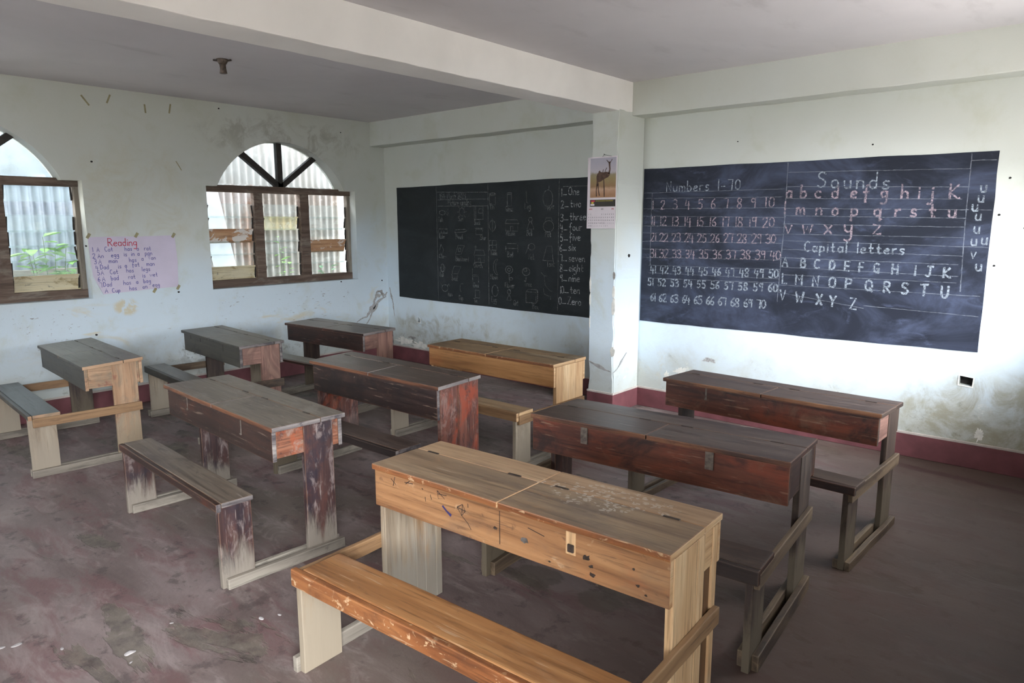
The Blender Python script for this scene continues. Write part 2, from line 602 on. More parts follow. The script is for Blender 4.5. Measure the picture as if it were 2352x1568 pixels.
# ------------------------------------------------------------------ handwriting (single-stroke alphabet)
FONT = {
    'A': "!0,0 3,10 6,0;!1.2,4 4.8,4", 'B': "!0,0 0,10;0,10 3.5,10 4.5,8 3.5,5.5 0,5.3;0,5.3 4,5.2 5.2,2.6 4,0 0,0",
    'C': "5,8.6 3.5,10 1.2,9.2 0,5.5 .8,1.2 3,-.2 5.2,1", 'D': "!0,0 0,10;0,10 3,9.6 5.2,7 5.2,3 3,.3 0,0",
    'E': "!4.6,10 0,10 0,0 4.8,0;!0,5 4,5", 'F': "!4.6,10 .8,10 .8,0;!-.4,5 4.2,5", 'G': "5,8.8 3.2,10 1,9 0,5.5 1,1.3 3,.2 4.6,1.6 4.8,4;!3,4.2 5.4,4.2;!4.8,4.2 4.8,-.5",
    'H': "!0,0 0,10;!5,0 5,10;!0,5 5,5", 'I': "!1,0 1,10", 'J': "3.6,10 3.6,2 2.2,0 0,1.2;!1.2,10 6,10", 'K': "!0,0 0,10;!5,9.5 0,4.4 5.2,0 6,.4",
    'L': "!0,10 0,0 4.4,0", 'M': "!0,0 0,10 3,4 6,10 6,0", 'N': "!0,0 0,10 5,0 5,10", 'O': "3,10 .6,8.6 0,5 .6,1.4 3,0 5.4,1.4 6,5 5.4,8.6 3,10",
    'P': "!0,0 0,10;0,10 4,9.8 5,7.6 4,5.2 0,5", 'Q': "3,10 .6,8.6 0,5 .6,1.4 3,0 5.4,1.4 6,5 5.4,8.6 3,10;!3.4,3 6,-.6", 'R': "!0,0 0,10;0,10 4,9.8 5,7.6 4,5.2 0,5;!1.6,5 5.4,0",
    'S': "4.8,8.8 3,10.2 .4,9.4 .3,6.6 2.6,5.4 5,4 4.8,1 2.4,-.3 0,1", 'T': "!0,10 6,10;!3,10 3,0", 'U': "0,10 0,2.4 1.6,0 3.8,0 5.2,2.4 5.2,10", 'V': "!0,10 2.6,0 5.2,10",
    'W': "!0,10 1.6,0 3.4,6 5.2,0 7,10", 'X': "!0,10 5,0;!5,10 0,0", 'Y': "!0,10 2.6,5;!5.2,10 2.6,5 2.2,0", 'Z': "!0,10 5,10 0,0 5.4,0",
    'a': "4,4 3,5 1,5 0,3.5 0,1.5 1,0 3,0 4,1.5;!4,5 4,0", 'b': "!0,10 0,0;0,4 2,5.3 4,4 4,1 2,-.3 0,.8", 'c': "4,4.3 2.5,5.2 .5,4.4 0,2.5 .6,.5 2.5,-.2 4,.6",
    'd': "!4,10 4,0;4,4 2,5.3 0,4 0,1 2,-.3 4,.8", 'e': "0,2.6 4,3 3.8,4.8 1.8,5.2 0,3.5 .1,1 1.8,-.2 4,.6", 'f': "4,9 3,10 1.8,9 1.6,6 1.6,-3;!0,4.5 3.8,4.5",
    'g': "4,4 3,5.2 1,5.2 0,3.5 .3,1.4 2,.8 4,2;4,5 4,-3 2.5,-4.2 0,-3.6", 'h': "!0,10 0,0;0,3.5 1.5,5 3.3,5 4,3.6 4,0", 'i': "!.5,5 .5,0;!.5,7 .5,7.6", 'j': "2,5 2,-3 .8,-4 -.8,-3.4;!2,7 2,7.6",
    'k': "!0,10 0,0;!3.5,5.5 0,2.4 3.8,0", 'l': "!.5,10 .5,0", 'm': "!0,5 0,0;0,3.5 1,5 2.3,5 3,3.5 3,0;3,3.5 4,5 5.3,5 6,3.5 6,0", 'n': "!0,5 0,0;0,3.5 1.5,5.1 3.2,5 4,3.5 4,0",
    'o': "2.2,5.2 .5,4.4 0,2.5 .5,.6 2.2,-.2 3.9,.6 4.4,2.5 3.9,4.4 2.2,5.2", 'p': "!0,5 0,-4;0,4 2,5.3 4,4 4,1 2,-.3 0,.8", 'q': "4,4 2,5.3 0,4 0,1 2,-.3 4,.8;!4,5 4,-4 5.2,-2.4",
    'r': "!0,5 0,0;0,3.3 1.2,4.8 3,5", 's': "3.6,4.6 2,5.3 .3,4.4 .8,3 3,2.2 3.6,.9 2,-.2 0,.5", 't': "1.5,9 1.5,1 2.5,0 3.8,.6;!0,5 3.6,5", 'u': "0,5 0,1.2 1.2,0 3,.1 4,1.5;!4,5 4,0",
    'v': "!0,5 2,0 4,5", 'w': "!0,5 1.2,0 2.8,4 4.2,0 5.6,5", 'x': "!0,5 4,0;!4,5 0,0", 'y': "0,5 .3,2 2,1 4,2;4,5 4,-3 2.5,-4 .3,-3.4", 'z': "!0,5 4,5 0,0 4.2,0",
    '1': "!1,0 1,10", '2': "0,8 1,10 4,10 5,8 3.6,4.6 0,0;!0,0 5.2,0", '3': "0,9 2,10.4 4.8,9 4,6 1.5,5.3;1.5,5.3 4.8,4.8 5.2,1.5 3,-.5 0,.8", '4': "!1,10 0,4 5.2,4;!4,8 4,-1.4",
    '5': "!5,10 1,10 .7,5.5;.7,5.5 3,6.4 5,4.2 4.5,.4 2,-.5 0,.8", '6': "4.2,10 1,7 0,2.4 2,-.4 4.5,1 4.5,4 2,5.2 .3,3", '7': "!0,10 4.6,10 4,0", '8': "2.5,5 .2,7 1,10 4,10 4.9,7.4 2.5,5 -.1,2.5 .8,-.3 4.2,-.3 5.2,2.5 2.5,5",
    '9': "4.4,8 3,10 .6,9.4 .4,6.6 2.4,5.4 4.4,7.6;!4.5,10 4.3,0", '0': "2.5,10 .3,8.4 0,5 .3,1.6 2.5,0 4.8,1.6 5,5 4.8,8.4 2.5,10", '-': "!0,4 4,4", '_': "!-.5,0 4,0", '.': "!.5,0 .5,.8",
}


def smooth_line(pts, it=2):
    for _ in range(it):
        out = [pts[0]]
        for a, b in zip(pts, pts[1:]):
            out.append((a[0] * .75 + b[0] * .25, a[1] * .75 + b[1] * .25))
            out.append((a[0] * .25 + b[0] * .75, a[1] * .25 + b[1] * .75))
        out.append(pts[-1])
        pts = out
    return pts


def glyph(ch):
    res = []
    for st in FONT[ch].split(';'):
        sharp = st.startswith('!')
        pts = [tuple(float(c) for c in p.split(',')) for p in st.lstrip('!').split()]
        if not sharp:
            pts = smooth_line(pts, 2)
        res.append(pts)
    return res


def glyph_w(ch):
    if ch == ' ':
        return 3.6
    return max(float(p.split(',')[0]) for st in FONT[ch].split(';') for p in st.lstrip('!').split())


class Ink:
    """hand-drawn strokes laid as thin ribbons on a wall plane"""

    def __init__(self, place):
        self.place = place
        self.v = []
        self.f = []

    def stroke(self, pts, w):
        pts = [p for i, p in enumerate(pts) if i == 0 or (abs(p[0] - pts[i - 1][0]) + abs(p[1] - pts[i - 1][1])) > 1e-6]
        if len(pts) < 2:
            return
        off = len(self.v)
        n = len(pts)
        for i, p in enumerate(pts):
            a = pts[max(i - 1, 0)]
            b = pts[min(i + 1, n - 1)]
            dx, dy = b[0] - a[0], b[1] - a[1]
            l = math.hypot(dx, dy) or 1
            ww = w * random.uniform(0.38, 0.6)
            nx, ny = -dy / l * ww, dx / l * ww
            ex = -0.3 * w * dx / l if i == 0 else (0.3 * w * dx / l if i == n - 1 else 0)
            ey = -0.3 * w * dy / l if i == 0 else (0.3 * w * dy / l if i == n - 1 else 0)
            self.v.append(self.place(p[0] + nx + ex, p[1] + ny + ey))
            self.v.append(self.place(p[0] - nx + ex, p[1] - ny + ey))
        for i in range(n - 1):
            self.f.append([off + 2 * i, off + 2 * i + 1, off + 2 * i + 3, off + 2 * i + 2])

    def char(self, ch, x, y, h, w, sx=1.0, slant=0.0):
        if ch == ' ':
            return
        for st in glyph(ch):
            pts = []
            for (a, b) in st:
                pts.append((x + (a * sx + b * slant) * h / 10 + random.uniform(-1, 1) * h * .012, y + b * h / 10 + random.uniform(-1, 1) * h * .012))
            self.stroke(pts, w)

    def text(self, s, x, y, h, w, sx=1.0, gap=1.9, slant=0.0, rise=0.0):
        x0 = x
        for ch in s:
            self.char(ch, x, y + (x - x0) * rise + random.uniform(-.02, .02) * h, h * random.uniform(.95, 1.05), w, sx, slant)
            x += (glyph_w(ch) * sx + gap) * h / 10
        return x

    def fit(self, s, p, q, h, w):
        """text S stretched from p to q"""
        tot = sum(glyph_w(c) for c in s)
        L = q[0] - p[0]
        gaps = len(s) - 1
        sx = 1.0
        gap = (L * 10 / h - tot) / max(gaps, 1)
        if gap < 0.9:
            sx = max(0.45, (L * 10 / h - 0.9 * gaps) / tot)
            gap = 0.9
        self.text(s, p[0], p[1], h, w, sx, gap, 0.0, (q[1] - p[1]) / L)

    def build(self, name, m, parent):
        me = bpy.data.meshes.new(name)
        me.from_pydata(self.v, [], self.f)
        me.materials.append(m)
        o = bpy.data.objects.new(name, me)
        COL.objects.link(o)
        o.parent = parent
        return o


# ------------------------------------------------------------------ materials
M = {}
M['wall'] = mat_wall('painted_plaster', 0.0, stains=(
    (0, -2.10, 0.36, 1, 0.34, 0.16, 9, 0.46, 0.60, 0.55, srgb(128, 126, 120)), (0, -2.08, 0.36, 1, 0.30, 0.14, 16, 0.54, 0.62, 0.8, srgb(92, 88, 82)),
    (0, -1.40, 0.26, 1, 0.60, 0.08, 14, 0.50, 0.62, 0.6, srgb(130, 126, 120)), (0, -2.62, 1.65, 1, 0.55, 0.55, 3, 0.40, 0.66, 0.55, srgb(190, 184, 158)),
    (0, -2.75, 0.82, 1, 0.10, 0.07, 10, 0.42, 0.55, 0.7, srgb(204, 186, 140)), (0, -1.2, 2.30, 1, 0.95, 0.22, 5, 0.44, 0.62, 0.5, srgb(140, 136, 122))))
M['wall2'] = mat_wall('painted_plaster_front', 7.3, 1.0, False, stains=(
    (5.75, 0, 0.32, 0.62, 1, 0.34, 4, 0.36, 0.60, 0.75, srgb(148, 140, 112)), (0.9, 0, 0.36, 0.9, 1, 0.24, 6, 0.46, 0.64, 0.5, srgb(146, 138, 112)),  # first one: yellow stain plus the corner's shade put into its colour
    (1.1, 0, 0.24, 1.0, 1, 0.10, 12, 0.54, 0.64, 0.6, srgb(120, 112, 96)), (3.6, 0, 0.34, 0.40, 1, 0.16, 8, 0.52, 0.64, 0.5, srgb(200, 196, 180))))
M['ceil'] = mat_ceiling()
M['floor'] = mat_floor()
M['dado'] = mat_plain('red_oxide_skirting', srgb(112, 66, 70), 0.6, 0.14, 6)
M['dado_edge'] = mat_plain('skirting_edge', srgb(190, 180, 172), 0.7, 0.1, 8)
M['frame'] = mat_wood('window_frame_wood', 1, [(0.3, srgb(76, 60, 50)), (0.5, srgb(104, 86, 74)), (0.7, srgb(128, 112, 100))], [(srgb(150, 142, 132), 7, 0.52, 0.68, 0.6, 3), (srgb(62, 46, 38), 5, 0.54, 0.7, 0.6, 2)], 0.7)
M['spoke'] = mat_plain('dark_spoke_wood', srgb(46, 42, 38), 0.7, 0.2, 20)
M['glass'] = mat_glass('louvre_glass', (0.93, 0.965, 0.96, 1), 0.07)
M['fanglass'] = mat_glass('fanlight_glass', (0.88, 0.91, 0.92, 1), 0.12)
M['yglass'] = mat_glass('yellowed_glass', (0.86, 0.80, 0.58, 1), 0.22)
M['clip'] = mat_plain('louvre_clip_metal', srgb(62, 58, 54), 0.5, 0.2, 40, 0.4)
M['rustboard'] = mat_wood('weathered_louvre_board', 1, [(0.3, srgb(170, 120, 84)), (0.5, srgb(200, 156, 118)), (0.7, srgb(214, 180, 148))], [(srgb(236, 232, 226), 9, 0.52, 0.56, 0.9, 2)], 0.7)
M['creamboard'] = mat_wood('flaking_cream_board', 1, [(0.3, srgb(196, 180, 140)), (0.5, srgb(216, 204, 170)), (0.7, srgb(224, 216, 190))], [(srgb(150, 128, 84), 9, 0.52, 0.64, 0.8, 2), (srgb(96, 96, 90), 22, 0.6, 0.68, 0.7, 1.5)], 0.7)
M['plaster_grey'] = mat_plain('grey_undercoat', srgb(164, 162, 160), 0.9, 0.16, 60)
M['plaster_bare'] = mat_plain('bare_render', srgb(150, 146, 142), 0.9, 0.2, 25)
M['plaster_dark'] = mat_plain('damp_render', srgb(104, 100, 92), 0.9, 0.25, 25)
M['plaster_white'] = mat_plain('fresh_plaster', srgb(226, 224, 216), 0.9, 0.08, 25)
M['stone'] = mat_plain('stone_chip', srgb(166, 160, 158), 0.8, 0.1, 40)
M['hole'] = mat_plain('dark_hole', srgb(34, 30, 28), 0.9, 0.2, 40)
M['tape'] = mat_plain('old_tape', srgb(150, 142, 108), 0.6, 0.1, 30)
M['board_l'] = mat_board('blackboard_paint', srgb(37, 41, 43), srgb(60, 64, 68), 0.4, 3.0)
M['board_r'] = mat_board('blackboard_paint_dusty', srgb(34, 37, 47), srgb(84, 92, 116), 0.55, 11.0)
M['chalk_w'] = mat_chalk('white_chalk', srgb(178, 188, 198), 0.60)
M['chalk_p'] = mat_chalk('pink_chalk', srgb(196, 176, 184), 0.52)
M['chalk_l'] = mat_chalk('chalk_rule', srgb(170, 178, 190), 0.34)
M['chalk_f'] = mat_chalk('faint_chalk', srgb(176, 180, 180), 0.42)
M['chalk_n'] = mat_chalk('pale_chalk', srgb(206, 208, 210), 0.66)
M['paper'] = mat_plain('lilac_paper', srgb(206, 196, 214), 0.8, 0.03, 4)
M['white_paper'] = mat_plain('calendar_paper', srgb(222, 212, 216), 0.6, 0.03, 6)
M['ink_blue'] = mat_plain('blue_marker', srgb(74, 76, 150), 0.8, 0.1, 20)
M['ink_red'] = mat_plain('red_marker', srgb(190, 48, 76), 0.8, 0.1, 20)
M['ink_black'] = mat_plain('black_pen', srgb(34, 26, 24), 0.7, 0.1, 20)
M['ink_navy'] = mat_plain('navy_pen', srgb(40, 36, 84), 0.7, 0.1, 20)
M['ink_grey'] = mat_plain('grey_print', srgb(120, 112, 116), 0.7, 0.1, 20)
M['metal'] = mat_plain('dull_steel', srgb(120, 116, 112), 0.45, 0.2, 50, 0.7)
M['oldmetal'] = mat_plain('tarnished_steel', srgb(112, 102, 94), 0.5, 0.2, 60, 0.5)
M['rusty'] = mat_plain('dark_iron', srgb(66, 56, 50), 0.5, 0.25, 60, 0.5)
M['bakelite'] = mat_plain('dirty_brown_fitting', srgb(92, 80, 70), 0.6, 0.3, 60)

# desk woods ---------------------------------------------------------------
PALE = srgb(134, 125, 113)


def wood_set(tagname, stops, patches, rough, fade, knots=False, **kw):
    return [mat_wood('%s_grain_%s' % (tagname, 'xyz'[ax]), ax, stops, patches, rough, fade if ax == 2 else None, knots, **kw) for ax in range(3)]


def st3(a, b, c):
    return [(0.30, srgb(*a)), (0.5, srgb(*b)), (0.70, srgb(*c))]


SCR_D = (srgb(150, 128, 112), 0.35)
WEAR_D = (srgb(136, 96, 70), 0.7)
WEAR_G = (srgb(152, 142, 136), 0.75)
M['dark'] = wood_set('dark_stained_wood', st3((33, 21, 18), (50, 32, 26), (70, 46, 37)),
                     [(srgb(104, 56, 40), 5, 0.50, 0.70, 0.5, 2), (srgb(34, 25, 26), 7, 0.52, 0.68, 0.7, 1.5), (srgb(118, 96, 82), 26, 0.60, 0.72, 0.4, 2)], 0.48, (PALE, 0.17, 0.12), wear=WEAR_D, scr=SCR_D)
M['dark5'] = wood_set('blackish_scratched_board', st3((32, 22, 21), (47, 32, 29), (64, 45, 38)), [(srgb(96, 70, 54), 10, 0.56, 0.72, 0.45, 1.2), (srgb(26, 19, 20), 6, 0.5, 0.66, 0.7, 1.5), (srgb(150, 132, 118), 34, 0.66, 0.72, 0.5, 1)], 0.46, None, wear=(srgb(136, 84, 54), 0.7), scr=(srgb(146, 122, 104), 0.45))
M['reddark'] = wood_set('red_brown_stained_wood', st3((52, 27, 21), (84, 45, 33), (112, 62, 44)),
                        [(srgb(132, 60, 36), 5, 0.48, 0.66, 0.55, 2.5), (srgb(38, 25, 23), 5, 0.50, 0.64, 0.8, 1.6), (srgb(122, 96, 76), 9, 0.56, 0.72, 0.45, 1.2), (srgb(30, 20, 20), 16, 0.60, 0.70, 0.7, 2)], 0.45, None, wear=WEAR_D, scr=(srgb(160, 132, 108), 0.45))
M['darkred'] = wood_set('scuffed_dark_leg', st3((38, 26, 27), (58, 38, 36), (80, 52, 46)),
                        [(srgb(112, 56, 38), 6, 0.54, 0.70, 0.5, 1.6), (srgb(36, 32, 42), 6, 0.48, 0.64, 0.75, 1.5), (srgb(134, 120, 116), 22, 0.52, 0.66, 0.6, 2.5)], 0.5, (PALE, 0.13, 0.15), wear=WEAR_D, scr=(srgb(150, 138, 132), 0.55))
M['wornend'] = wood_set('orange_worn_end', st3((84, 48, 38), (124, 76, 54), (150, 102, 78)),
                        [(srgb(148, 74, 44), 13, 0.48, 0.60, 0.75, 1.1), (srgb(142, 122, 110), 11, 0.50, 0.60, 0.75, 1.1), (srgb(54, 36, 36), 18, 0.54, 0.64, 0.75, 1.2)], 0.5, None, wear=WEAR_D, scr=SCR_D)
M['redleg'] = wood_set('red_worn_leg', st3((66, 38, 34), (98, 58, 48), (130, 84, 68)),
                       [(srgb(146, 62, 36), 9, 0.48, 0.62, 0.7, 2), (srgb(138, 114, 106), 10, 0.50, 0.62, 0.7, 1.6), (srgb(46, 32, 35), 13, 0.52, 0.64, 0.8, 2)], 0.5, (srgb(70, 58, 56), 0.22, 0.2), wear=WEAR_D, scr=SCR_D)
M['darktop'] = wood_set('dusty_dark_top', st3((84, 73, 63), (107, 95, 83), (126, 115, 102)),
                        [(srgb(60, 46, 38), 4, 0.50, 0.68, 0.65, 2), (srgb(148, 140, 130), 5, 0.54, 0.70, 0.5, 2), (srgb(48, 38, 34), 18, 0.60, 0.70, 0.6, 3)], 0.40, None, wear=WEAR_D, scr=(srgb(164, 154, 144), 0.4))
M['darktop2'] = wood_set('brown_stained_top', st3((62, 49, 44), (82, 68, 61), (100, 87, 80)),
                         [(srgb(46, 34, 30), 4, 0.48, 0.66, 0.65, 2), (srgb(120, 110, 104), 4, 0.52, 0.70, 0.5, 2), (srgb(40, 30, 28), 18, 0.60, 0.70, 0.6, 3)], 0.36, None, wear=WEAR_D, scr=(srgb(156, 142, 130), 0.4))
M['rededge'] = mat_wood('worn_orange_edge', 0, st3((66, 42, 33), (112, 70, 47), (144, 100, 70)), [(srgb(44, 32, 29), 9, 0.48, 0.66, 0.75, 3)], 0.5)
M['endgrain'] = mat_wood('scuffed_end_grain', 1, st3((70, 62, 64), (118, 110, 107), (150, 142, 136)), [(srgb(46, 40, 45), 12, 0.48, 0.62, 0.8, 2)], 0.6)
GRIME_L = [(srgb(104, 84, 68), 4, 0.50, 0.68, 0.55, 2.5), (srgb(160, 96, 58), 7, 0.54, 0.70, 0.5, 2), (srgb(74, 54, 42), 24, 0.60, 0.70, 0.6, 1.5), (srgb(188, 158, 124), 30, 0.62, 0.72, 0.45, 3)]
M['light'] = wood_set('varnished_light_wood', st3((120, 82, 52), (146, 104, 68), (164, 122, 82)), GRIME_L, 0.5, (srgb(168, 152, 128), 0.12, 0.1), wear=(srgb(112, 66, 38), 0.6), scr=(srgb(84, 62, 48), 0.5))
M['lightclean'] = wood_set('bare_light_wood', st3((174, 134, 94), (202, 166, 124), (220, 190, 150)), [(srgb(160, 108, 64), 4, 0.52, 0.70, 0.6, 5), (srgb(128, 96, 66), 12, 0.60, 0.72, 0.5, 5)], 0.5, (srgb(180, 160, 132), 0.1, 0.1), wear=(srgb(150, 108, 70), 0.5), scr=(srgb(120, 90, 64), 0.3))
M['lightbrown'] = wood_set('darker_recess_wood', st3((84, 58, 36), (106, 76, 48), (124, 92, 60)), [(srgb(140, 112, 78), 6, 0.56, 0.72, 0.5, 4)], 0.5, None)  # darker brown wood for the recessed strip of the front desk's leg
M['lightleg'] = wood_set('bleached_leg_wood', st3((116, 96, 74), (136, 116, 92), (150, 132, 108)), [(srgb(150, 106, 62), 3, 0.52, 0.68, 0.65, 2.5), (srgb(112, 98, 82), 10, 0.56, 0.70, 0.55, 5)], 0.65, (srgb(142, 130, 112), 0.3, 0.25), wear=(srgb(176, 162, 142), 0.5))
M['greyleg'] = wood_set('greyed_inner_leg', st3((118, 102, 84), (140, 124, 104), (158, 144, 124)), [(srgb(150, 106, 58), 3, 0.50, 0.66, 0.7, 2.5), (srgb(90, 82, 72), 6, 0.52, 0.70, 0.6, 3)], 0.65, (srgb(140, 132, 120), 0.25, 0.25), wear=(srgb(176, 158, 132), 0.5))
M['lighttop'] = wood_set('pencil_grey_light_top', st3((112, 90, 70), (138, 114, 90), (160, 136, 108)),
                         [(srgb(100, 88, 78), 3, 0.46, 0.64, 0.65, 4), (srgb(168, 128, 88), 8, 0.58, 0.72, 0.5, 3), (srgb(78, 62, 50), 18, 0.60, 0.70, 0.55, 4)], 0.40, None, flecks=(0.80, 0.235, 0.20, 0.10), wear=(srgb(150, 92, 54), 0.7), scr=(srgb(176, 160, 142), 0.4))
M['lightstrip'] = wood_set('worn_light_strip', st3((142, 112, 84), (166, 136, 106), (182, 154, 122)),
                           [(srgb(120, 100, 82), 5, 0.50, 0.68, 0.55, 4)], 0.42, None, flecks=(0.84, 0.275, 0.24, 0.07), wear=(srgb(150, 100, 62), 0.5), scr=(srgb(104, 84, 68), 0.35))
M['lightseat'] = wood_set('varnished_bench_wood', st3((116, 78, 46), (140, 97, 59), (158, 116, 74)),
                          [(srgb(160, 130, 104), 3, 0.50, 0.68, 0.6, 3), (srgb(86, 56, 34), 14, 0.60, 0.72, 0.6, 2)], 0.40, None, knots=True, wear=(srgb(164, 100, 52), 0.6), scr=(srgb(186, 160, 130), 0.4))
M['lightedge'] = wood_set('scraped_bench_edge', st3((100, 58, 32), (126, 77, 43), (146, 96, 56)),
                          [(srgb(184, 152, 116), 30, 0.58, 0.64, 0.85, 1.2), (srgb(80, 48, 30), 9, 0.50, 0.66, 0.6, 2)], 0.45, None, wear=(srgb(158, 104, 60), 0.7), scr=(srgb(196, 168, 132), 0.5))
M['lighttop6'] = wood_set('stained_light_top', st3((118, 94, 70), (144, 120, 92), (164, 142, 112)), [(srgb(88, 76, 66), 3, 0.48, 0.60, 0.75, 3), (srgb(180, 160, 130), 3, 0.56, 0.66, 0.6, 3)], 0.42, None, wear=(srgb(150, 104, 62), 0.6))
M['light6'] = wood_set('honey_board', st3((138, 94, 54), (164, 116, 70), (182, 134, 86)), [(srgb(112, 78, 50), 5, 0.52, 0.70, 0.55, 3), (srgb(158, 92, 52), 6, 0.56, 0.70, 0.5, 2)], 0.5, None, wear=(srgb(120, 78, 44), 0.5), scr=(srgb(104, 72, 46), 0.35))
M['greytop'] = wood_set('grey_dirty_top', st3((84, 79, 70), (104, 98, 88), (120, 114, 103)), [(srgb(66, 60, 53), 5, 0.50, 0.68, 0.6, 3), (srgb(90, 74, 62), 4, 0.54, 0.7, 0.5, 2)], 0.40, None, wear=(srgb(70, 60, 52), 0.5))
M['greyfront'] = wood_set('grey_dirty_board', st3((50, 47, 42), (66, 62, 55), (82, 77, 68)), [(srgb(36, 33, 31), 6, 0.50, 0.66, 0.75, 1.5), (srgb(92, 84, 72), 10, 0.58, 0.7, 0.4, 1.5)], 0.5, (PALE, 0.1, 0.1))
M['greyseat'] = wood_set('blackened_seat', st3((72, 73, 72), (88, 90, 90), (100, 103, 103)), [(srgb(60, 57, 52), 5, 0.50, 0.68, 0.6, 2)], 0.38, None, wear=(srgb(48, 44, 42), 0.7))
M['pinkend'] = wood_set('pinkish_bare_wood', st3((104, 74, 66), (132, 98, 86), (152, 116, 102)), [(srgb(70, 48, 42), 6, 0.50, 0.66, 0.75, 2), (srgb(164, 128, 112), 6, 0.56, 0.70, 0.5, 2)], 0.6, (PALE, 0.1, 0.1), wear=(srgb(80, 62, 56), 0.5))
M['rawend'] = wood_set('raw_board', st3((140, 104, 76), (164, 130, 100), (182, 150, 120)), [(srgb(124, 110, 92), 6, 0.46, 0.60, 0.75, 1.6), (srgb(118, 64, 50), 6, 0.53, 0.64, 0.75, 1.1), (srgb(84, 64, 52), 14, 0.58, 0.68, 0.7, 1.5)], 0.65, (srgb(146, 130, 108), 0.25, 0.25), wear=(srgb(200, 164, 126), 0.5))
M['rawleg'] = wood_set('dusty_raw_leg', st3((136, 120, 102), (156, 141, 122), (170, 157, 138)), [(srgb(116, 104, 90), 6, 0.50, 0.68, 0.6, 2), (srgb(100, 86, 72), 12, 0.6, 0.72, 0.5, 2)], 0.7, (srgb(150, 138, 122), 0.2, 0.2))
M['dustyrun'] = wood_set('dusty_runner', st3((108, 100, 90), (130, 121, 109), (146, 138, 125)), [(srgb(84, 76, 68), 7, 0.50, 0.68, 0.65, 3), (srgb(66, 58, 52), 16, 0.60, 0.70, 0.5, 2)], 0.75, None, wear=(srgb(160, 150, 136), 0.5))
M['rail'] = wood_set('worn_rail', st3((114, 84, 58), (138, 106, 74), (158, 126, 92)), [(srgb(92, 66, 45), 5, 0.50, 0.68, 0.6, 3)], 0.6, None, wear=(srgb(172, 142, 106), 0.5), scr=(srgb(84, 62, 46), 0.4))
M['darkrail'] = wood_set('dark_worn_rail', st3((66, 52, 40), (92, 75, 58), (118, 100, 78)), [(srgb(44, 33, 29), 4, 0.48, 0.64, 0.85, 2)], 0.6, None, wear=(srgb(150, 130, 104), 0.5))
M['dullleg'] = wood_set('dull_brown_leg', st3((42, 31, 27), (60, 46, 39), (80, 65, 54)), [(srgb(40, 27, 25), 5, 0.48, 0.66, 0.75, 2)], 0.6, (srgb(98, 87, 71), 0.2, 0.22), wear=(srgb(104, 86, 70), 0.5))

# ------------------------------------------------------------------ the room
RING_D, RING_Z = 0.1874, 2.31
PX0, PX1, PD, CBZ = 2.991, 3.2306, 0.3764, 2.3305
HB = 0.1515


def win_outline(c):
    """opening of an arched window centred on c: a rectangle with a narrower round head"""
    pts = [(c - 0.8, 0.915), (c + 0.8, 0.915), (c + 0.8, 1.835), (c + 0.66, 1.835)]
    R, cz = 0.749, 1.52
    a0 = math.asin((1.835 - cz) / R)
    for i in range(25):
        a = a0 + (math.pi - 2 * a0) * i / 24
        pts.append((c - 0.018 + R * math.cos(a), cz + R * math.sin(a)))
    pts += [(c - 0.70, 1.835), (c - 0.8, 1.835)]
    return pts


WC2, WC1 = -1.20, -3.785
wl = wall_mesh([(YB - WT, -0.1), (WT, -0.1), (WT, H + 0.05), (YB - WT, H + 0.05)], [win_outline(WC2), win_outline(WC1)], 0, -WT, 0.0)
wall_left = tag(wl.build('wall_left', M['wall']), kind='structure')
SOCK_R = [(5.502, 0.517), (5.572, 0.512), (5.575, 0.566), (5.503, 0.573)]
SOCK_L = [(0.482, 0.452), (0.528, 0.448), (0.532, 0.484), (0.512, 0.503), (0.488, 0.497)]
wf = wall_mesh([(-WT, -0.1), (XR + WT, -0.1), (XR + WT, H + 0.05), (-WT, H + 0.05)], [SOCK_R, SOCK_L], 1, 0.0, WT)
wall_front = tag(wf.build('wall_front', M['wall2']), kind='structure')
door = [(-6.0, 0.0), (-4.6, 0.0), (-4.6, 2.1), (-6.0, 2.1)]
wr = wall_mesh([(YB - WT, -0.1), (WT, -0.1), (WT, H + 0.05), (YB - WT, H + 0.05)], [win_outline(-1.2), door], 0, XR, XR + WT)
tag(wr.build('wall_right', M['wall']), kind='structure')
wb = wall_mesh([(-WT, -0.1), (XR + WT, -0.1), (XR + WT, H + 0.05), (-WT, H + 0.05)], [win_outline(2.2)], 1, YB - WT, YB)  # unseen rear window opening, added and placed to fill the room with light
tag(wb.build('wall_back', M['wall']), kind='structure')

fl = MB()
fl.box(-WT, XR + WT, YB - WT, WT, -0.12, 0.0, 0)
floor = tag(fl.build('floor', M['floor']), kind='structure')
# a stone chip here and there stands out of the worn floor
for (x, y, s) in ((3.68, -4.18, .022), (3.32, -4.43, .018), (3.30, -4.47, .013), (3.83, -3.76, .014), (3.86, -3.70, .010), (3.74, -4.20, .008), (3.47, -4.33, .010), (3.6, -4.0, .008)):
    bm = bmesh.new()
    bmesh.ops.create_icosphere(bm, subdivisions=2, radius=1.0, matrix=Matrix.Translation((x, y, 0.0)) @ Matrix.Rotation(x * 9, 4, 'Z') @ Matrix.Diagonal((s, s * .6, s * .18, 1)))
    for v in bm.verts:
        v.co += mnoise.noise_vector(v.co * 40) * s * 0.15
    mb = MB()
    mb.add_bm(bm)
    mb.build('embedded_stone', M['stone'], floor, True)

ce = MB()
ce.box(-0.80, XR + WT + EAVE, YB - WT - 1.0, WT + 0.3, H, H + 0.16, 0)
tag(ce.build('ceiling', M['ceil']), kind='structure')


def beam(name, x0, x1, y0, y1, z0, z1, mat):
    mb = MB()
    mb.box(x0, x1, y0, y1, z0, z1, 0.008, 2, 0.004)
    return tag(mb.build(name, mat), kind='structure')


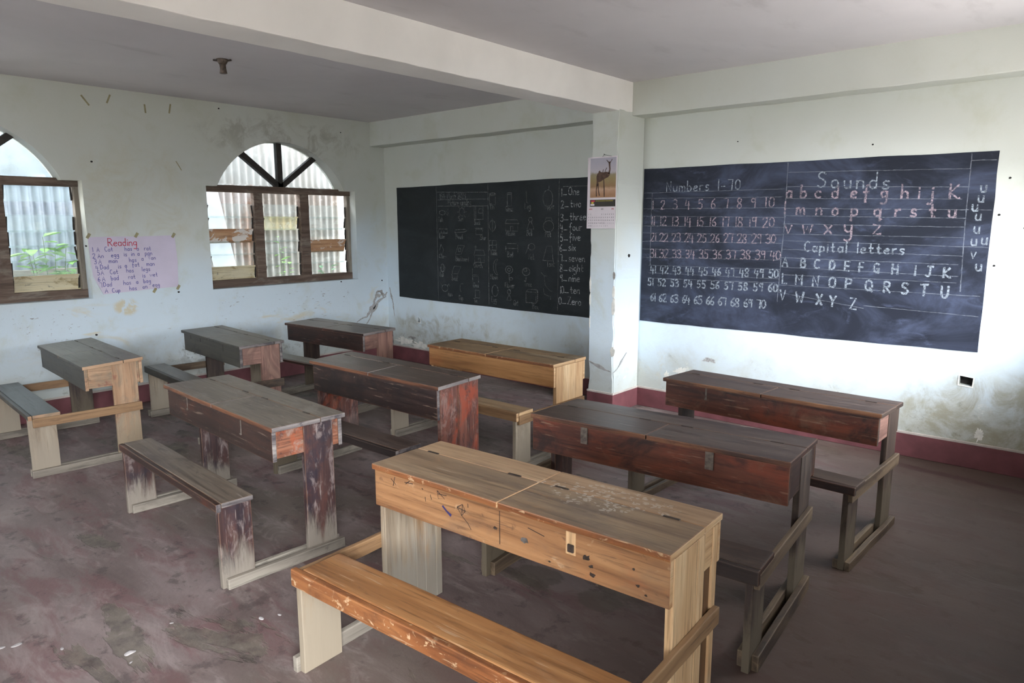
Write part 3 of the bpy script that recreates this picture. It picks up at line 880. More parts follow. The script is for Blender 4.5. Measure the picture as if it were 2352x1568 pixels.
M['beam'] = mat_wall('beam_whitewash', 21.0, 0.0, False)
M['white_beam'] = mat_plain('lit_whitewash', srgb(242, 239, 234), 0.7, 0.03, 2)  # paint whitened to carry the light on the beam's right face
beam('ceiling_beam', PX0, PX1, YB, 0.0, CBZ, H + 0.02, M['white_beam'])
beam('ceiling_beam', 0.0, PX0 + 0.01, -RING_D, 0.0, RING_Z, H + 0.02, M['beam'])
beam('ceiling_beam', PX1 - 0.01, XR, -RING_D, 0.0, RING_Z, H + 0.02, M['beam'])

# the pillar, its lower arrises knocked about
bm = bmesh.new()
bmesh.ops.create_cube(bm, size=1.0, matrix=Matrix.Translation(((PX0 + PX1) / 2, -PD / 2, (CBZ + 0.01) / 2)) @ Matrix.Diagonal((PX1 - PX0, PD, CBZ + 0.01, 1)))
for i in range(1, 70):
    bmesh.ops.bisect_plane(bm, geom=bm.verts[:] + bm.edges[:] + bm.faces[:], plane_co=(0, 0, CBZ * i / 70), plane_no=(0, 0, 1))
es = [e for e in bm.edges if abs(e.verts[0].co.z - e.verts[1].co.z) > 0.005 and len(e.link_faces) == 2 and e.calc_face_angle(0) > 0.5]
bmesh.ops.bevel(bm, geom=es, offset=0.008, segments=3, affect='EDGES')
for v in bm.verts:
    if v.co.y < -PD * 0.6:
        k = max(0.0, min(1.0, (1.2 - v.co.z) / 0.5))
        nse = mnoise.noise(Vector((v.co.x * 3, 0.3, v.co.z * 9)))
        v.co.x += (0.004 + 0.010 * k * max(0, nse)) * (-1 if v.co.x > 3.1 else 1) * (1 if nse > 0 else -0.3)
mb = MB()
mb.add_bm(bm)
pillar = tag(mb.build('pillar', M['wall2']), kind='structure')
for i, (z, w, h, c) in enumerate(((0.86, 0.016, 0.07, 'plaster_white'), (0.97, 0.012, 0.05, 'plaster_white'), (0.50, 0.02, 0.04, 'plaster_white'), (1.10, 0.010, 0.03, 'plaster_bare'))):
    mb = MB()
    mb.prism(blob(PX1 - 0.012, z, w, h, 22, i + 3), 1, -PD - 0.0012, -PD + 0.004)
    mb.build('chipped_patch', M[c], pillar)
for i, (z, w, h) in enumerate(((0.90, 0.008, 0.05), (1.02, 0.008, 0.06), (0.72, 0.006, 0.05))):
    mb = MB()
    mb.prism(blob(PX0 + 0.008, z, w, h, 22, i + 13), 1, -PD - 0.0012, -PD + 0.004)
    mb.build('chipped_patch', M['plaster_white'], pillar)


def crack(parent, pts, w, plane, val, mat, name='wall_crack'):
    """ragged strip of lost plaster following PTS on a wall plane (0: x=val, 1: y=val)"""
    mb = MB()
    left, right = [], []
    pts = smooth_line(pts, 1)
    n = len(pts)
    for i, p in enumerate(pts):
        a = pts[max(i - 1, 0)]
        b = pts[min(i + 1, n - 1)]
        dx, dy = b[0] - a[0], b[1] - a[1]
        l = math.hypot(dx, dy) or 1
        e = min(1.0, 0.25 + 2.0 * min(i, n - 1 - i) / n)
        for side, lst in ((1, left), (-1, right)):
            k = w * e * random.uniform(0.12, 0.75)
            lst.append((p[0] - dy / l * k * side, p[1] + dx / l * k * side))
    mb.prism(left + right[::-1], plane, val - 0.001, val + 0.0015)
    return mb.build(name, mat, parent)


# crack in the far corner of the window wall
crack(wall_left, [(-0.44, 0.45), (-0.36, 0.485), (-0.29, 0.50), (-0.25, 0.57), (-0.21, 0.61), (-0.19, 0.68), (-0.15, 0.72), (-0.11, 0.715), (-0.08, 0.74), (-0.05, 0.71), (-0.01, 0.745)], 0.05, 0, 0.0, M['plaster_grey'])
crack(wall_left, [(-0.31, 0.42), (-0.25, 0.49), (-0.22, 0.55), (-0.17, 0.60), (-0.15, 0.655), (-0.09, 0.67), (-0.03, 0.70)], 0.035, 0, 0.0, M['plaster_grey'])
crack(wall_left, [(-0.17, 0.74), (-0.13, 0.765), (-0.09, 0.75), (-0.07, 0.69)], 0.05, 0, 0.0004, M['plaster_bare'])
crack(wall_front, [(0.03, 0.80), (0.05, 0.72), (0.085, 0.64), (0.09, 0.56), (0.105, 0.48)], 0.028, 1, 0.0, M['plaster_grey'])
crack(pillar, [(PX0, 0.40), (PX0 + 0.08, 0.38), (PX0 + 0.16, 0.345), (PX1 - 0.02, 0.335)], 0.026, 1, -PD, M['plaster_grey'])
crack(pillar, [(-PD, 0.33), (-0.30, 0.36), (-0.24, 0.42), (-0.18, 0.47)], 0.016, 0, PX1, M['plaster_grey'])
for i, (x, z, rx, rz, mt) in enumerate(((0.26, 0.22, 0.14, 0.035, 'plaster_white'), (0.52, 0.20, 0.12, 0.03, 'plaster_white'), (0.40, 0.27, 0.06, 0.014, 'plaster_bare'),
                                        (3.62, 0.34, 0.045, 0.03, 'plaster_white'), (3.86, 0.46, 0.05, 0.016, 'plaster_grey'), (5.64, 0.22, 0.02, 0.035, 'plaster_white'), (3.50, 0.29, 0.02, 0.03, 'plaster_white'))):
    mb = MB()
    mb.prism(blob(x, z, rx, rz, 90, i + 50, 0.75), 1, -0.0012, 0.004)
    mb.build('peeled_patch', M[mt], wall_front)
# nail holes and small knocks
for (y, z, r) in ((-2.902, 1.983, .009), (-1.834, 2.507, .008), (-0.08, 0.88, .010), (-2.31, 0.915, .010), (-0.62, 0.90, .009), (-3.0, 1.33, .008), (-2.99, 0.62, .01), (-0.55, 2.42, .007)):
    mb = MB()
    mb.prism(blob(y, z, r, r * .8, 10, y), 0, -0.003, 0.0012)
    mb.build('nail_hole', M['hole'], wall_left)
for (x, z, r) in ((5.612, 1.547, .0075), (5.645, 1.756, .007), (5.615, 1.251, .007), (4.9, 1.995, .006), (4.0, 2.08, .005), (5.74, 1.47, .006)):
    mb = MB()
    mb.prism(blob(x, z, r, r * .9, 12, x), 1, -0.0012, 0.003)
    mb.build('nail_hole', M['hole'], wall_front)
mb = MB()
mb.prism(blob(-0.183, 1.248, 0.014, 0.014, 12, 2), 0, PX1 - 0.004, PX1 + 0.0012)
mb.build('nail_hole', M['hole'], pillar)


# red oxide skirting painted round the foot of the walls
def skirting(name, x0, x1, y0, y1):
    mb = MB()
    mb.box(x0, x1, y0, y1, 0.0, HB, 0.003, 1, 0.0)
    o = tag(mb.build(name, M['dado']), kind='structure')
    e = MB()
    e.box(x0, x1, y0, y1, HB - 0.002, HB + 0.014, 0.002, 1, 0.0)
    e.build('skirting_edge', M['dado_edge'], o)
    return o


skirting('baseboard_left', 0.0, 0.008, YB, -0.001)
skirting('baseboard_front', 0.001, PX0 - 0.001, -0.008, 0.0)
skirting('baseboard_front', PX1 + 0.001, XR - 0.001, -0.008, 0.0)
skirting('baseboard_right', XR - 0.008, XR, -4.58, -0.01)
pb = MB()
pb.box(PX0 - 0.007, PX1 + 0.007, -PD - 0.007, -0.009, 0.0, HB, 0.003, 1)
po = tag(pb.build('baseboard_pillar', M['dado']), kind='structure')
pb = MB()
pb.box(PX0 - 0.007, PX1 + 0.007, -PD - 0.007, -0.009, HB - 0.002, HB + 0.014, 0.002, 1)
pb.build('skirting_edge', M['dado_edge'], po)

# ------------------------------------------------------------------ sockets, fitting, tape
for outl, lab in ((SOCK_R, 'dark square socket box let into the wall below the right corner of the right blackboard'), (SOCK_L, 'small ragged socket hole in the wall below the left end of the left blackboard')):
    t = empty('socket_box', (0, 0, 0))
    cx = sum(p[0] for p in outl) / len(outl)
    cz = sum(p[1] for p in outl) / len(outl)
    big = [(cx + (p[0] - cx) * 1.02, cz + (p[1] - cz) * 1.02) for p in outl]
    mb = MB()
    n = len(big)
    for w in (0.002, 0.05):
        for p in big:
            mb.v.append((p[0], w, p[1]))
    for i in range(n):
        j = (i + 1) % n
        mb.f.append([i, n + i, n + j, j])
    mb.f.append([n + i for i in range(n)])
    mb.mi += [0] * (n + 1)
    mb.build('box_shell', M['hole'], t)
    mb = MB()
    rim = [(cx + (p[0] - cx) * 1.18, cz + (p[1] - cz) * 1.14 - 0.003) for p in outl]
    m2 = wall_mesh(rim, [[(cx + (p[0] - cx) * 0.99, cz + (p[1] - cz) * 0.99) for p in outl]], 1, -0.003, 0.001)
    m2.build('plaster_rim', M['plaster_white'], t)
    tag(t, lab, 'socket')

t = empty('lamp_holder', (1.62, -2.615, H))
mb = MB()
mb.tube([(0, 0, 0.0), (0, 0, -0.012), (0, 0, -0.03)], [0.036, 0.034, 0.024], 16)
mb.build('ceiling_rose', M['bakelite'], t, True)
mb = MB()
mb.tube([(0.0, 0, -0.03), (0.004, 0.0, -0.06), (0.006, 0, -0.088)], [0.020, 0.019, 0.024], 14)
mb.build('holder_body', M['bakelite'], t, True)
for s in (-1, 1):
    mb = MB()
    mb.bar((s * 0.02 * .75, s * 0.02 * .66, -0.012), (s * 0.058 * .75, s * 0.058 * .66, -0.006), 0.016, 0.008, (0, 0, 1))
    mb.build('fixing_lug', M['rusty'], t)
tag(t, 'broken brown lamp holder left hanging on the ceiling of the far bay', 'lamp holder')

tapes = (((-2.931, 2.479), (-2.879, 2.408), 'tan tape strip high on the window wall, slanting, nearest the cut-off arched window'),
         ((-2.721, 2.508), (-2.751, 2.441), 'tan tape strip high on the window wall, leaning right, second from the cut-off window'),
         ((-2.465, 2.467), (-2.461, 2.398), 'upright tan tape strip high on the window wall, third from the cut-off window'),
         ((-2.254, 2.493), (-2.270, 2.417), 'greyish tape strip high on the window wall, last of the row of four'),
         ((-2.245, 2.028), (-2.203, 1.954), 'faint thin tape strip on the window wall level with the arch heads'))
for i, (a, b, lab) in enumerate(tapes):
    mb = MB()
    mb.bar((0.0008, a[0], a[1]), (0.0008, b[0], b[1]), 0.013 if i < 4 else 0.007, 0.0012, (1, 0, 0))
    tag(mb.build('tape_strip', M['tape']), lab, 'tape', 'old tape strips on the window wall')

# ------------------------------------------------------------------ windows
FX = -0.10          # room side of the window frames


def window(name, c, boards, yellow, cut):
    t = tag(empty(name, (0, c, 0)), kind='structure')
    f = MB()
    x0, x1 = FX - 0.06, FX
    f.box(x0, x1 + 0.012, -0.80, 0.80, 1.789, 1.853, 0.004, 2, 0.003)
    f.build('head_rail', M['frame'], t)
    f = MB()
    f.box(x0, x1 + 0.004, -0.80, 0.80, 0.915, 0.985, 0.004, 2, 0.003)
    f.build('sill_rail', M['frame'], t)
    for (a, b, nm) in ((-0.80, -0.755, 'jamb'), (0.765, 0.80, 'jamb'), (-0.295, -0.205, 'mullion'), (0.20, 0.30, 'mullion')):
        f = MB()
        f.box(x0, x1, a, b, 0.98, 1.792, 0.004, 2, 0.003)
        f.build(nm, M['frame'] if a < 0.7 else M['dustyrun'][2], t)
    # spokes of the round head
    R, cz = 0.749, 1.52
    for ang in (37.5, 90.0, 142.5):
        d = (math.cos(math.radians(ang)), math.sin(math.radians(ang)))
        base = Vector((FX - 0.03, -0.0, 1.85))
        # run out to the arch
        L = 0.0
        while (base.y + d[0] * L + 0.018) ** 2 + (base.z + d[1] * L - cz) ** 2 < (R + 0.02) ** 2:
            L += 0.005
        f = MB()
        f.bar(base, base + Vector((0, d[0], d[1])) * L, 0.052, 0.05, (1, 0, 0))
        f.build('arch_spoke', M['spoke'], t)
    # fanlight glass
    pts = []
    a0 = math.asin((1.85 - cz) / R)
    for i in range(25):
        a = a0 + (math.pi - 2 * a0) * i / 24
        pts.append((-0.018 + R * math.cos(a) * 1.005, cz + R * math.sin(a) * 1.005))
    f = MB()
    f.prism(pts, 0, FX - 0.05, FX - 0.046)
    f.build('fanlight_pane', M['fanglass'], t)
    # louvres: seven blades in each light, held by metal clips
    lights = ((-0.755, -0.295), (-0.205, 0.20), (0.30, 0.765))
    pitch = 0.1155
    for li, (a, b) in enumerate(lights):
        for k in range(7):
            zc = 0.985 + pitch * (k + 0.5)
            key = (li, 6 - k)
            if key in cut:
                continue
            hh = pitch * 0.5 + 0.008
            tilt = 0.020 + random.uniform(-.008, .012)
            is_board = key in boards
            mt = (M['creamboard'] if key[1] == 6 else M['rustboard']) if is_board else (M['yglass'] if key in yellow else M['glass'])
            f = MB()
            f.bar((FX - 0.030 - tilt, (a + b) / 2 * 0 + a + 0.012, zc), (FX - 0.030 - tilt, b - 0.012, zc), hh * 2, 0.014 if is_board else 0.004, (1, 0, 0))
            # tilt: lower edge outward
            for i, v in enumerate(f.v):
                f.v[i] = (v[0] + (v[2] - zc) / hh * tilt, v[1], v[2])
            f.build('louvre_board' if is_board else 'louvre_blade', mt, t)
            for (yy, sg) in ((a + 0.008, 1), (b - 0.008, -1)):
                f = MB()
                an = random.uniform(-0.25, 0.12)
                p = Vector((FX - 0.03 - tilt + 0.01, yy, zc))
                dv = Vector((0.5 * (tilt / hh), sg * random.uniform(0.0, 0.35) * (1 if random.random() < .25 else 0.25), 1)).normalized()
                f.bar(p - dv * hh * .8, p + dv * hh * .8, 0.012, 0.010, (1, 0, 0))
                f.build('louvre_clip', M['clip'], t)
    return t


window('window_1', WC1, {(0, 4), (2, 6)}, set(), {(2, 1), (0, 0), (1, 3)})
window('window_2', WC2, {(0, 3), (2, 4), (0, 6)}, {(1, 2)}, {(0, 0), (1, 0), (2, 0)})

# ------------------------------------------------------------------ outside the window wall
M['ground'] = mat_plain('pale_yard', srgb(205, 194, 184), 0.9, 0.1, 3)
g_ = MB()
g_.box(-9, 16, -16, 8, -0.2, -0.14, 0)
tag(g_.build('ground', M['ground']), kind='structure')
M['blocker'] = mat_plain('dark_sky_blocker', srgb(112, 110, 98), 0.9, 0.15, 2)
fw = MB()  # unseen wall added across the yard to block low sky light
fw.box(14.0, 14.4, -16, 8, -0.14, BLOCKER_Z, 0.01)
fw.box(13.6, 14.0, -16, 8, BLOCKER_Z - 0.08, BLOCKER_Z, 0.01)
tag(fw.build('sky_blocker_wall', M['blocker']), kind='structure')


def sheet(name, x, y0, y1, z0, z1, mat, label, pitch=0.085, amp=0.014, lean=0.0):
    mb = MB()
    n = int((y1 - y0) / pitch * 8)
    for side in (0.0, -0.004):
        for i in range(n + 1):
            y = y0 + (y1 - y0) * i / n
            d = amp * math.sin(2 * math.pi * (y - y0) / pitch)
            for z in (z0, z1):
                mb.v.append((x + d + side + lean * (z - z0), y, z))
    m = 2 * (n + 1)
    for i in range(n):
        mb.f.append([2 * i, 2 * i + 1, 2 * i + 3, 2 * i + 2])
        mb.f.append([m + 2 * i, m + 2 * i + 2, m + 2 * i + 3, m + 2 * i + 1])
    mb.f.append([0, m, m + 1, 1])
    mb.f.append([2 * n, 2 * n + 1, m + 2 * n + 1, m + 2 * n])
    mb.mi += [0] * (2 * n + 2)
    o = mb.build(name, mat, None, True)
    return tag(o, label, 'metal sheet', 'corrugated sheets of the shed outside')


M['sheet_grey'] = mat_sheet('galvanised_sheet', srgb(150, 160, 174), srgb(112, 120, 132), 0.5, 0)
M['sheet_rust'] = mat_sheet('rusting_sheet', srgb(158, 152, 150), srgb(122, 84, 60), 0.85, 3)
M['sheet_mid'] = mat_sheet('weathered_sheet', srgb(112, 107, 102), srgb(92, 80, 68), 0.6, 6)
M['sheet_white'] = mat_sheet('pale_sheet', srgb(150, 146, 142), srgb(122, 113, 104), 0.6, 9)
SX = -1.30
sheet('corrugated_sheet', SX, -4.3, -2.3, -0.14, 1.93, M['sheet_grey'], 'blue-grey corrugated sheet outside the window at the left edge')
sheet('corrugated_sheet', SX + 0.03, -2.25, -0.78, -0.14, 1.93, M['sheet_rust'], 'rust-streaked corrugated sheet outside the left light of the full arched window')
sheet('corrugated_sheet', SX, -0.76, 1.3, -0.14, 1.93, M['sheet_mid'], 'grey-brown corrugated sheet outside the right lights of the full arched window')
sheet('corrugated_sheet', SX - 0.03, -1.6, 1.6, 1.9, 2.75, M['sheet_white'], 'pale corrugated sheet seen through the round head of the full arched window')
wall_o = MB()
wall_o.box(SX - 0.09, SX - 0.05, -5.0, -1.62, 1.9, 2.75, 0.004)
M['pale_panel'] = mat_plain('pale_blotchy_panel', srgb(150, 157, 160), 0.8, 0.10, 7)
tag(wall_o.build('shed_panel', M['pale_panel']), 'pale blotchy panel seen through the round head of the cut-off window', 'panel')
pl = MB()
pl.box(-1.08, -0.96, -4.6, -0.95, -0.14, 0.94, 0.01, 2, 0.01)
M['plinth'] = mat_sheet('mouldy_cream_render', srgb(190, 180, 146), srgb(126, 116, 76), 0.7, 2)
tag(pl.build('low_wall', M['plinth']), 'low mouldy cream wall in the gap outside the windows', 'low wall')
ps = MB()
ps.box(-1.12, -1.04, 0.17, 0.245, -0.14, 2.0, 0.004)
M['white_post'] = mat_plain('white_painted_post', srgb(226, 226, 224), 0.6, 0.05, 8)
tag(ps.build('white_post', M['white_post']), 'white post standing outside the right light of the full arched window', 'post')
lb = MB()
lb.bar((-1.10, -1.10, -0.10), (-1.16, -1.44, 1.85), 0.24, 0.02, (1, 0, 0.03))
M['lean'] = mat_plain('pale_board_paint', srgb(212, 218, 228), 0.6, 0.05, 5)
tag(lb.build('leaning_board', M['lean']), 'pale board leaning outside the left light of the full arched window', 'board')
tr = MB()
tr.box(-1.2, -1.14, -4.0, -2.4, 1.05, 1.10, 0.004, 2, 0.004)
tag(tr.build('timber_rail', M['dustyrun'][1]), 'grey timber rail behind the plants outside the cut-off window', 'rail')

M['leaf'] = mat_plain('leaf_green', srgb(128, 176, 84), 0.5, 0.25, 18)
M['leaf2'] = mat_plain('leaf_dark_green', srgb(84, 128, 88), 0.5, 0.25, 18)
M['stem'] = mat_plain('green_stem', srgb(96, 110, 70), 0.7, 0.2, 20)


def plant(x, y, z0, stems, leaves, hgt, spread, mat, label, lsize=0.07):
    t = empty('leafy_plant', (x, y, z0))
    st = MB()
    lf = MB()
    for s in range(stems):
        an = random.uniform(0, 2 * math.pi)
        top = Vector((math.cos(an) * spread * .4, math.sin(an) * spread, hgt * random.uniform(.75, 1.0)))
        pts = [Vector((0, 0, 0)), top * 0.5 + Vector((0, 0, hgt * .08)), top]
        st.tube(pts, [0.007, 0.006, 0.003], 6)
        for k in range(leaves):
            f = 0.35 + 0.65 * k / max(1, leaves - 1)
            p = pts[0].lerp(pts[1], f * 2) if f < .5 else pts[1].lerp(pts[2], f * 2 - 1)
            a2 = random.uniform(0, 2 * math.pi)
            d = Vector((math.cos(a2), math.sin(a2), random.uniform(-.35, .5))).normalized()
            side = d.cross(Vector((0, 0, 1))).normalized()
            L = lsize * random.uniform(.7, 1.25)
            w = L * .3
            off = len(lf.v)
            up = side.cross(d) * (L * .08)
            for q in (p, p + d * L * .35 + side * w + up, p + d * L * .75 + side * w * .7 + up * .5, p + d * L * 1.05 - up, p + d * L * .75 - side * w * .7 + up * .5, p + d * L * .35 - side * w + up):
                lf.v.append(tuple(q))
            lf.f.append([off, off + 1, off + 2, off + 3])
            lf.f.append([off, off + 3, off + 4, off + 5])
            lf.mi += [0, 0]
    st.build('stem', M['stem'], t, True)
    lf.build('foliage', mat, t)
    return tag(t, label, 'plant', 'plants outside the windows')


plant(-0.60, -3.10, -0.14, 6, 20, 1.58, 0.14, M['leaf'], 'tall bright green plant outside the right light of the cut-off window', 0.13)
plant(-0.56, -3.66, -0.14, 9, 18, 1.26, 0.20, M['leaf2'], 'low spreading dark plant outside the cut-off window, left of the taller one', 0.12)
plant(-0.80, -0.78, -0.14, 3, 14, 1.52, 0.07, M['leaf'], 'thin yellow-green plant outside the middle light of the full arched window', 0.075)
plant(-0.80, -0.24, -0.14, 6, 16, 1.22, 0.12, M['leaf2'], 'bluish green plant outside the right light of the full arched window', 0.09)

# ------------------------------------------------------------------ blackboards


def board(name, x0, x1, zt0, zt1, zb0, zb1, mat):
    pts = []
    n = 40
    for i in range(n + 1):
        k = i / n
        pts.append((x0 + (x1 - x0) * k, zb0 + (zb1 - zb0) * k + 0.006 * mnoise.noise(Vector((k * 9, 1.7, 0)))))
    for i in range(1, 9):
        k = i / 9
        pts.append((x1 + 0.004 * mnoise.noise(Vector((k * 6, 5, 1))), zb1 + (zt1 - zb1) * k))
    for i in range(n + 1):
        k = 1 - i / n
        pts.append((x0 + (x1 - x0) * k, zt0 + (zt1 - zt0) * k + 0.006 * mnoise.noise(Vector((k * 9, 8.7, 3)))))
    for i in range(1, 9):
        k = 1 - i / 9
        pts.append((x0 + 0.004 * mnoise.noise(Vector((k * 6, 3, 1))), zb0 + (zt0 - zb0) * k))
    mb = MB()
    mb.prism(pts, 1, -0.004, -0.0002)
    return mb.build(name, mat)


bl = tag(board('blackboard', 0.2023, PX0 - 0.002, 1.880, 1.888, 0.706, 0.688, M['board_l']), 'left blackboard in the far bay with faint chalk drawings and number words', 'blackboard')
br = tag(board('blackboard', PX1 + 0.008, 5.5815, 1.925, 1.911, 0.712, 0.726, M['board_r']), 'right blackboard with chalk numbers, sounds and capital letters', 'blackboard')


def on_front(a, b):
    return (a, -0.0052, b)


CW = 0.0098
ink = Ink(on_front)
ink.fit('Numbers 1-70', (3.444, 1.745), (4.037, 1.74), 0.074, CW * .8)
ink.build('heading_lettering', M['chalk_w'], br)
rows = [('1 2 3 4 5 6 7 8 9 10', (3.322, 1.609), (4.29, 1.611), 0.068), ('11 12 13 14 15 16 17 18 19 20', (3.319, 1.486), (4.298, 1.472), 0.065),
        ('21 22 23 24 25 26 27 28 29 30', (3.316, 1.361), (4.317, 1.36), 0.062), ('31 32 33 34 35 36 37 38 39 40', (3.318, 1.232), (4.358, 1.246), 0.063),
        ('41 42 43 44 45 46 47 48 49 50', (3.325, 1.108), (4.35, 1.12), 0.055), ('51 52 53 54 55 56 57 58 59 60', (3.305, 1.009), (4.35, 1.018), 0.054),
        ('61 62 63 64 65 66 67 68 69 70', (3.333, 0.883), (4.272, 0.894), 0.058)]
for i, (s, p, q, h) in enumerate(rows):
    ink = Ink(on_front)
    ink.fit(s, p, q, h, CW * (.85 if i < 4 else 1.05))
    ink.build('number_row_lettering', M['chalk_p'] if i < 4 else M['chalk_w'], br)
ink = Ink(on_front)
ink.fit('Sounds', (4.579, 1.737), (5.015, 1.712), 0.10, CW)
ink.build('heading_lettering', M['chalk_w'], br)
for k, (h, L) in enumerate((
        (0.085, [('a', 4.374, 1.675), ('b', 4.472, 1.672), ('c', 4.567, 1.669), ('d', 4.676, 1.665), ('e', 4.793, 1.662), ('f', 4.87, 1.659), ('g', 4.975, 1.656), ('h', 5.092, 1.652), ('i', 5.186, 1.649), ('j', 5.246, 1.647), ('K', 5.354, 1.644)]),
        (0.085, [('l', 4.366, 1.563), ('m', 4.451, 1.561), ('n', 4.581, 1.557), ('o', 4.684, 1.554), ('p', 4.806, 1.55), ('q', 4.944, 1.546), ('r', 5.067, 1.542), ('s', 5.153, 1.54), ('t', 5.255, 1.536), ('u', 5.359, 1.533)]),
        (0.115, [('v', 4.378, 1.428), ('w', 4.499, 1.429), ('x', 4.644, 1.429), ('y', 4.768, 1.43), ('z', 4.943, 1.431)]),
        (0.061, [('A', 4.375, 1.202), ('B', 4.503, 1.198), ('C', 4.594, 1.195), ('D', 4.694, 1.191), ('E', 4.791, 1.188), ('F', 4.875, 1.185), ('G', 4.967, 1.182), ('H', 5.077, 1.179), ('I', 5.202, 1.175), ('J', 5.268, 1.172), ('K', 5.364, 1.169)]),
        (0.069, [('L', 4.382, 1.081), ('M', 4.476, 1.078), ('N', 4.591, 1.074), ('O', 4.697, 1.07), ('P', 4.805, 1.066), ('Q', 4.926, 1.062), ('R', 5.037, 1.058), ('S', 5.141, 1.055), ('T', 5.246, 1.051), ('U', 5.361, 1.047)]),
        (0.072, [('V', 4.372, 0.96), ('W', 4.484, 0.954), ('X', 4.622, 0.947), ('Y', 4.711, 0.942), ('Z', 4.841, 0.935)]))):
    ink = Ink(on_front)
    for ch, x, z in L:
        ink.char(ch, x, z, h, CW * 1.25, 1.0)
    ink.build('alphabet_row_lettering', M['chalk_p'] if k < 3 else M['chalk_w'], br)
ink = Ink(on_front)
ink.fit('Capital letters', (4.519, 1.309), (5.134, 1.305), 0.066, CW)
ink.build('heading_lettering', M['chalk_w'], br)
ink = Ink(on_front)
for ch, x, z in (('u', 5.509, 1.679), ('u', 5.502, 1.621), ('u', 5.477, 1.569), ('u', 5.499, 1.515), ('u', 5.498, 1.44), ('u', 5.490, 1.367), ('u', 5.542, 1.374), ('v', 5.494, 1.29), ('u', 5.527, 1.218)):
    ink.char(ch, x, z, 0.075, CW, 0.85)
ink.build('letter_column_lettering', M['chalk_w'], br)
ink = Ink(on_front)
for (a, b, c, d) in [(3.245, 1.738, 4.353, 1.735), (3.245, 1.696, 4.351, 1.681), (3.245, 1.614, 4.367, 1.607), (3.245, 1.557, 4.365, 1.54), (3.245, 1.48, 4.364, 1.472), (3.245, 1.425, 4.361, 1.42), (3.245, 1.358, 4.362, 1.36), (3.245, 1.297, 4.362, 1.303),
                     (3.245, 1.229, 4.363, 1.244), (3.307, 1.168, 4.362, 1.178), (3.31, 1.107, 4.362, 1.111), (3.311, 1.066, 4.334, 1.081), (4.375, 1.846, 5.45, 1.818), (4.37, 1.75, 5.452, 1.711), (4.375, 1.669, 5.419, 1.642),
                     (4.367, 1.602, 5.573, 1.575), (4.365, 1.552, 5.451, 1.527), (4.362, 1.496, 5.447, 1.475), (4.361, 1.426, 5.444, 1.413), (4.364, 1.379, 5.577, 1.357), (4.361, 1.32, 5.454, 1.302), (4.359, 1.261, 5.433, 1.25),
                     (4.357, 1.195, 5.439, 1.179), (4.361, 1.142, 5.434, 1.14), (4.359, 1.068, 5.562, 1.066), (4.362, 1.016, 4.924, 0.945), (4.923, 0.962, 5.565, 0.944), (5.446, 1.864, 5.571, 1.862),
                     (4.371, 1.909, 4.372, 1.519), (4.372, 1.519, 4.354, 0.949), (5.447, 1.903, 5.448, 1.515), (5.448, 1.515, 5.46, 1.09), (3.318, 1.736, 3.316, 1.363), (3.316, 1.363, 3.32, 1.168)]:
    L = math.hypot(c - a, d - b)
    n = max(2, int(L / 0.03))
    ink.stroke([(a + (c - a) * i / n + random.uniform(-.001, .001), b + (d - b) * i / n + random.uniform(-.0012, .0012)) for i in range(n + 1)], 0.0042 if abs(c - a) > .2 else 0.006)
ink.build('chalk_line_marking', M['chalk_l'], br)

# left board: number words, ruled columns and small picture-and-word pairs
ink = Ink(on_front)
for s, x, z in (('1_One', 2.419, 1.735), ('2_two', 2.418, 1.632), ('3_three', 2.415, 1.52), ('4_four', 2.409, 1.433), ('5_five', 2.413, 1.346), ('6_six', 2.408, 1.257), ('7_seven', 2.41, 1.164), ('8_eight', 2.413, 1.079), ('9_nine', 2.415, 0.989), ('10_ten', 2.416, 0.884), ('0_Zero', 2.403, 0.785)):
    n, w = s.split('_')
    e = ink.text(n, x, z, 0.062, 0.0075, 0.9, 1.2)
    ink.stroke([(e + .004, z + .012), (e + .045, z + .012)], .007)
    ink.text(w, e + .065, z + .008, 0.066, 0.0068, 0.95, 1.8)
ink.build('number_word_lettering', M['chalk_n'], bl)
ink = Ink(on_front)
for (a, b, c, d) in [(0.842, 1.816, 1.543, 1.795), (0.84, 1.739, 1.542, 1.732), (0.848, 1.675, 1.542, 1.667), (0.825, 1.873, 0.831, 0.718), (1.544, 1.88, 1.55, 0.718), (2.395, 1.88, 2.39, 0.73), (2.439, 1.816, 2.9, 1.814)]:
    n = max(2, int(math.hypot(c - a, d - b) / .04))
    ink.stroke([(a + (c - a) * i / n, b + (d - b) * i / n + random.uniform(-.001, .001)) for i in range(n + 1)], 0.005)
ink.build('chalk_line_marking', M['chalk_f'], bl)
ink = Ink(on_front)


def words(*ws):
    for s, x, z, h in ws:
        ink.text(s, x, z, h, 0.0055, 0.8, 1.2)


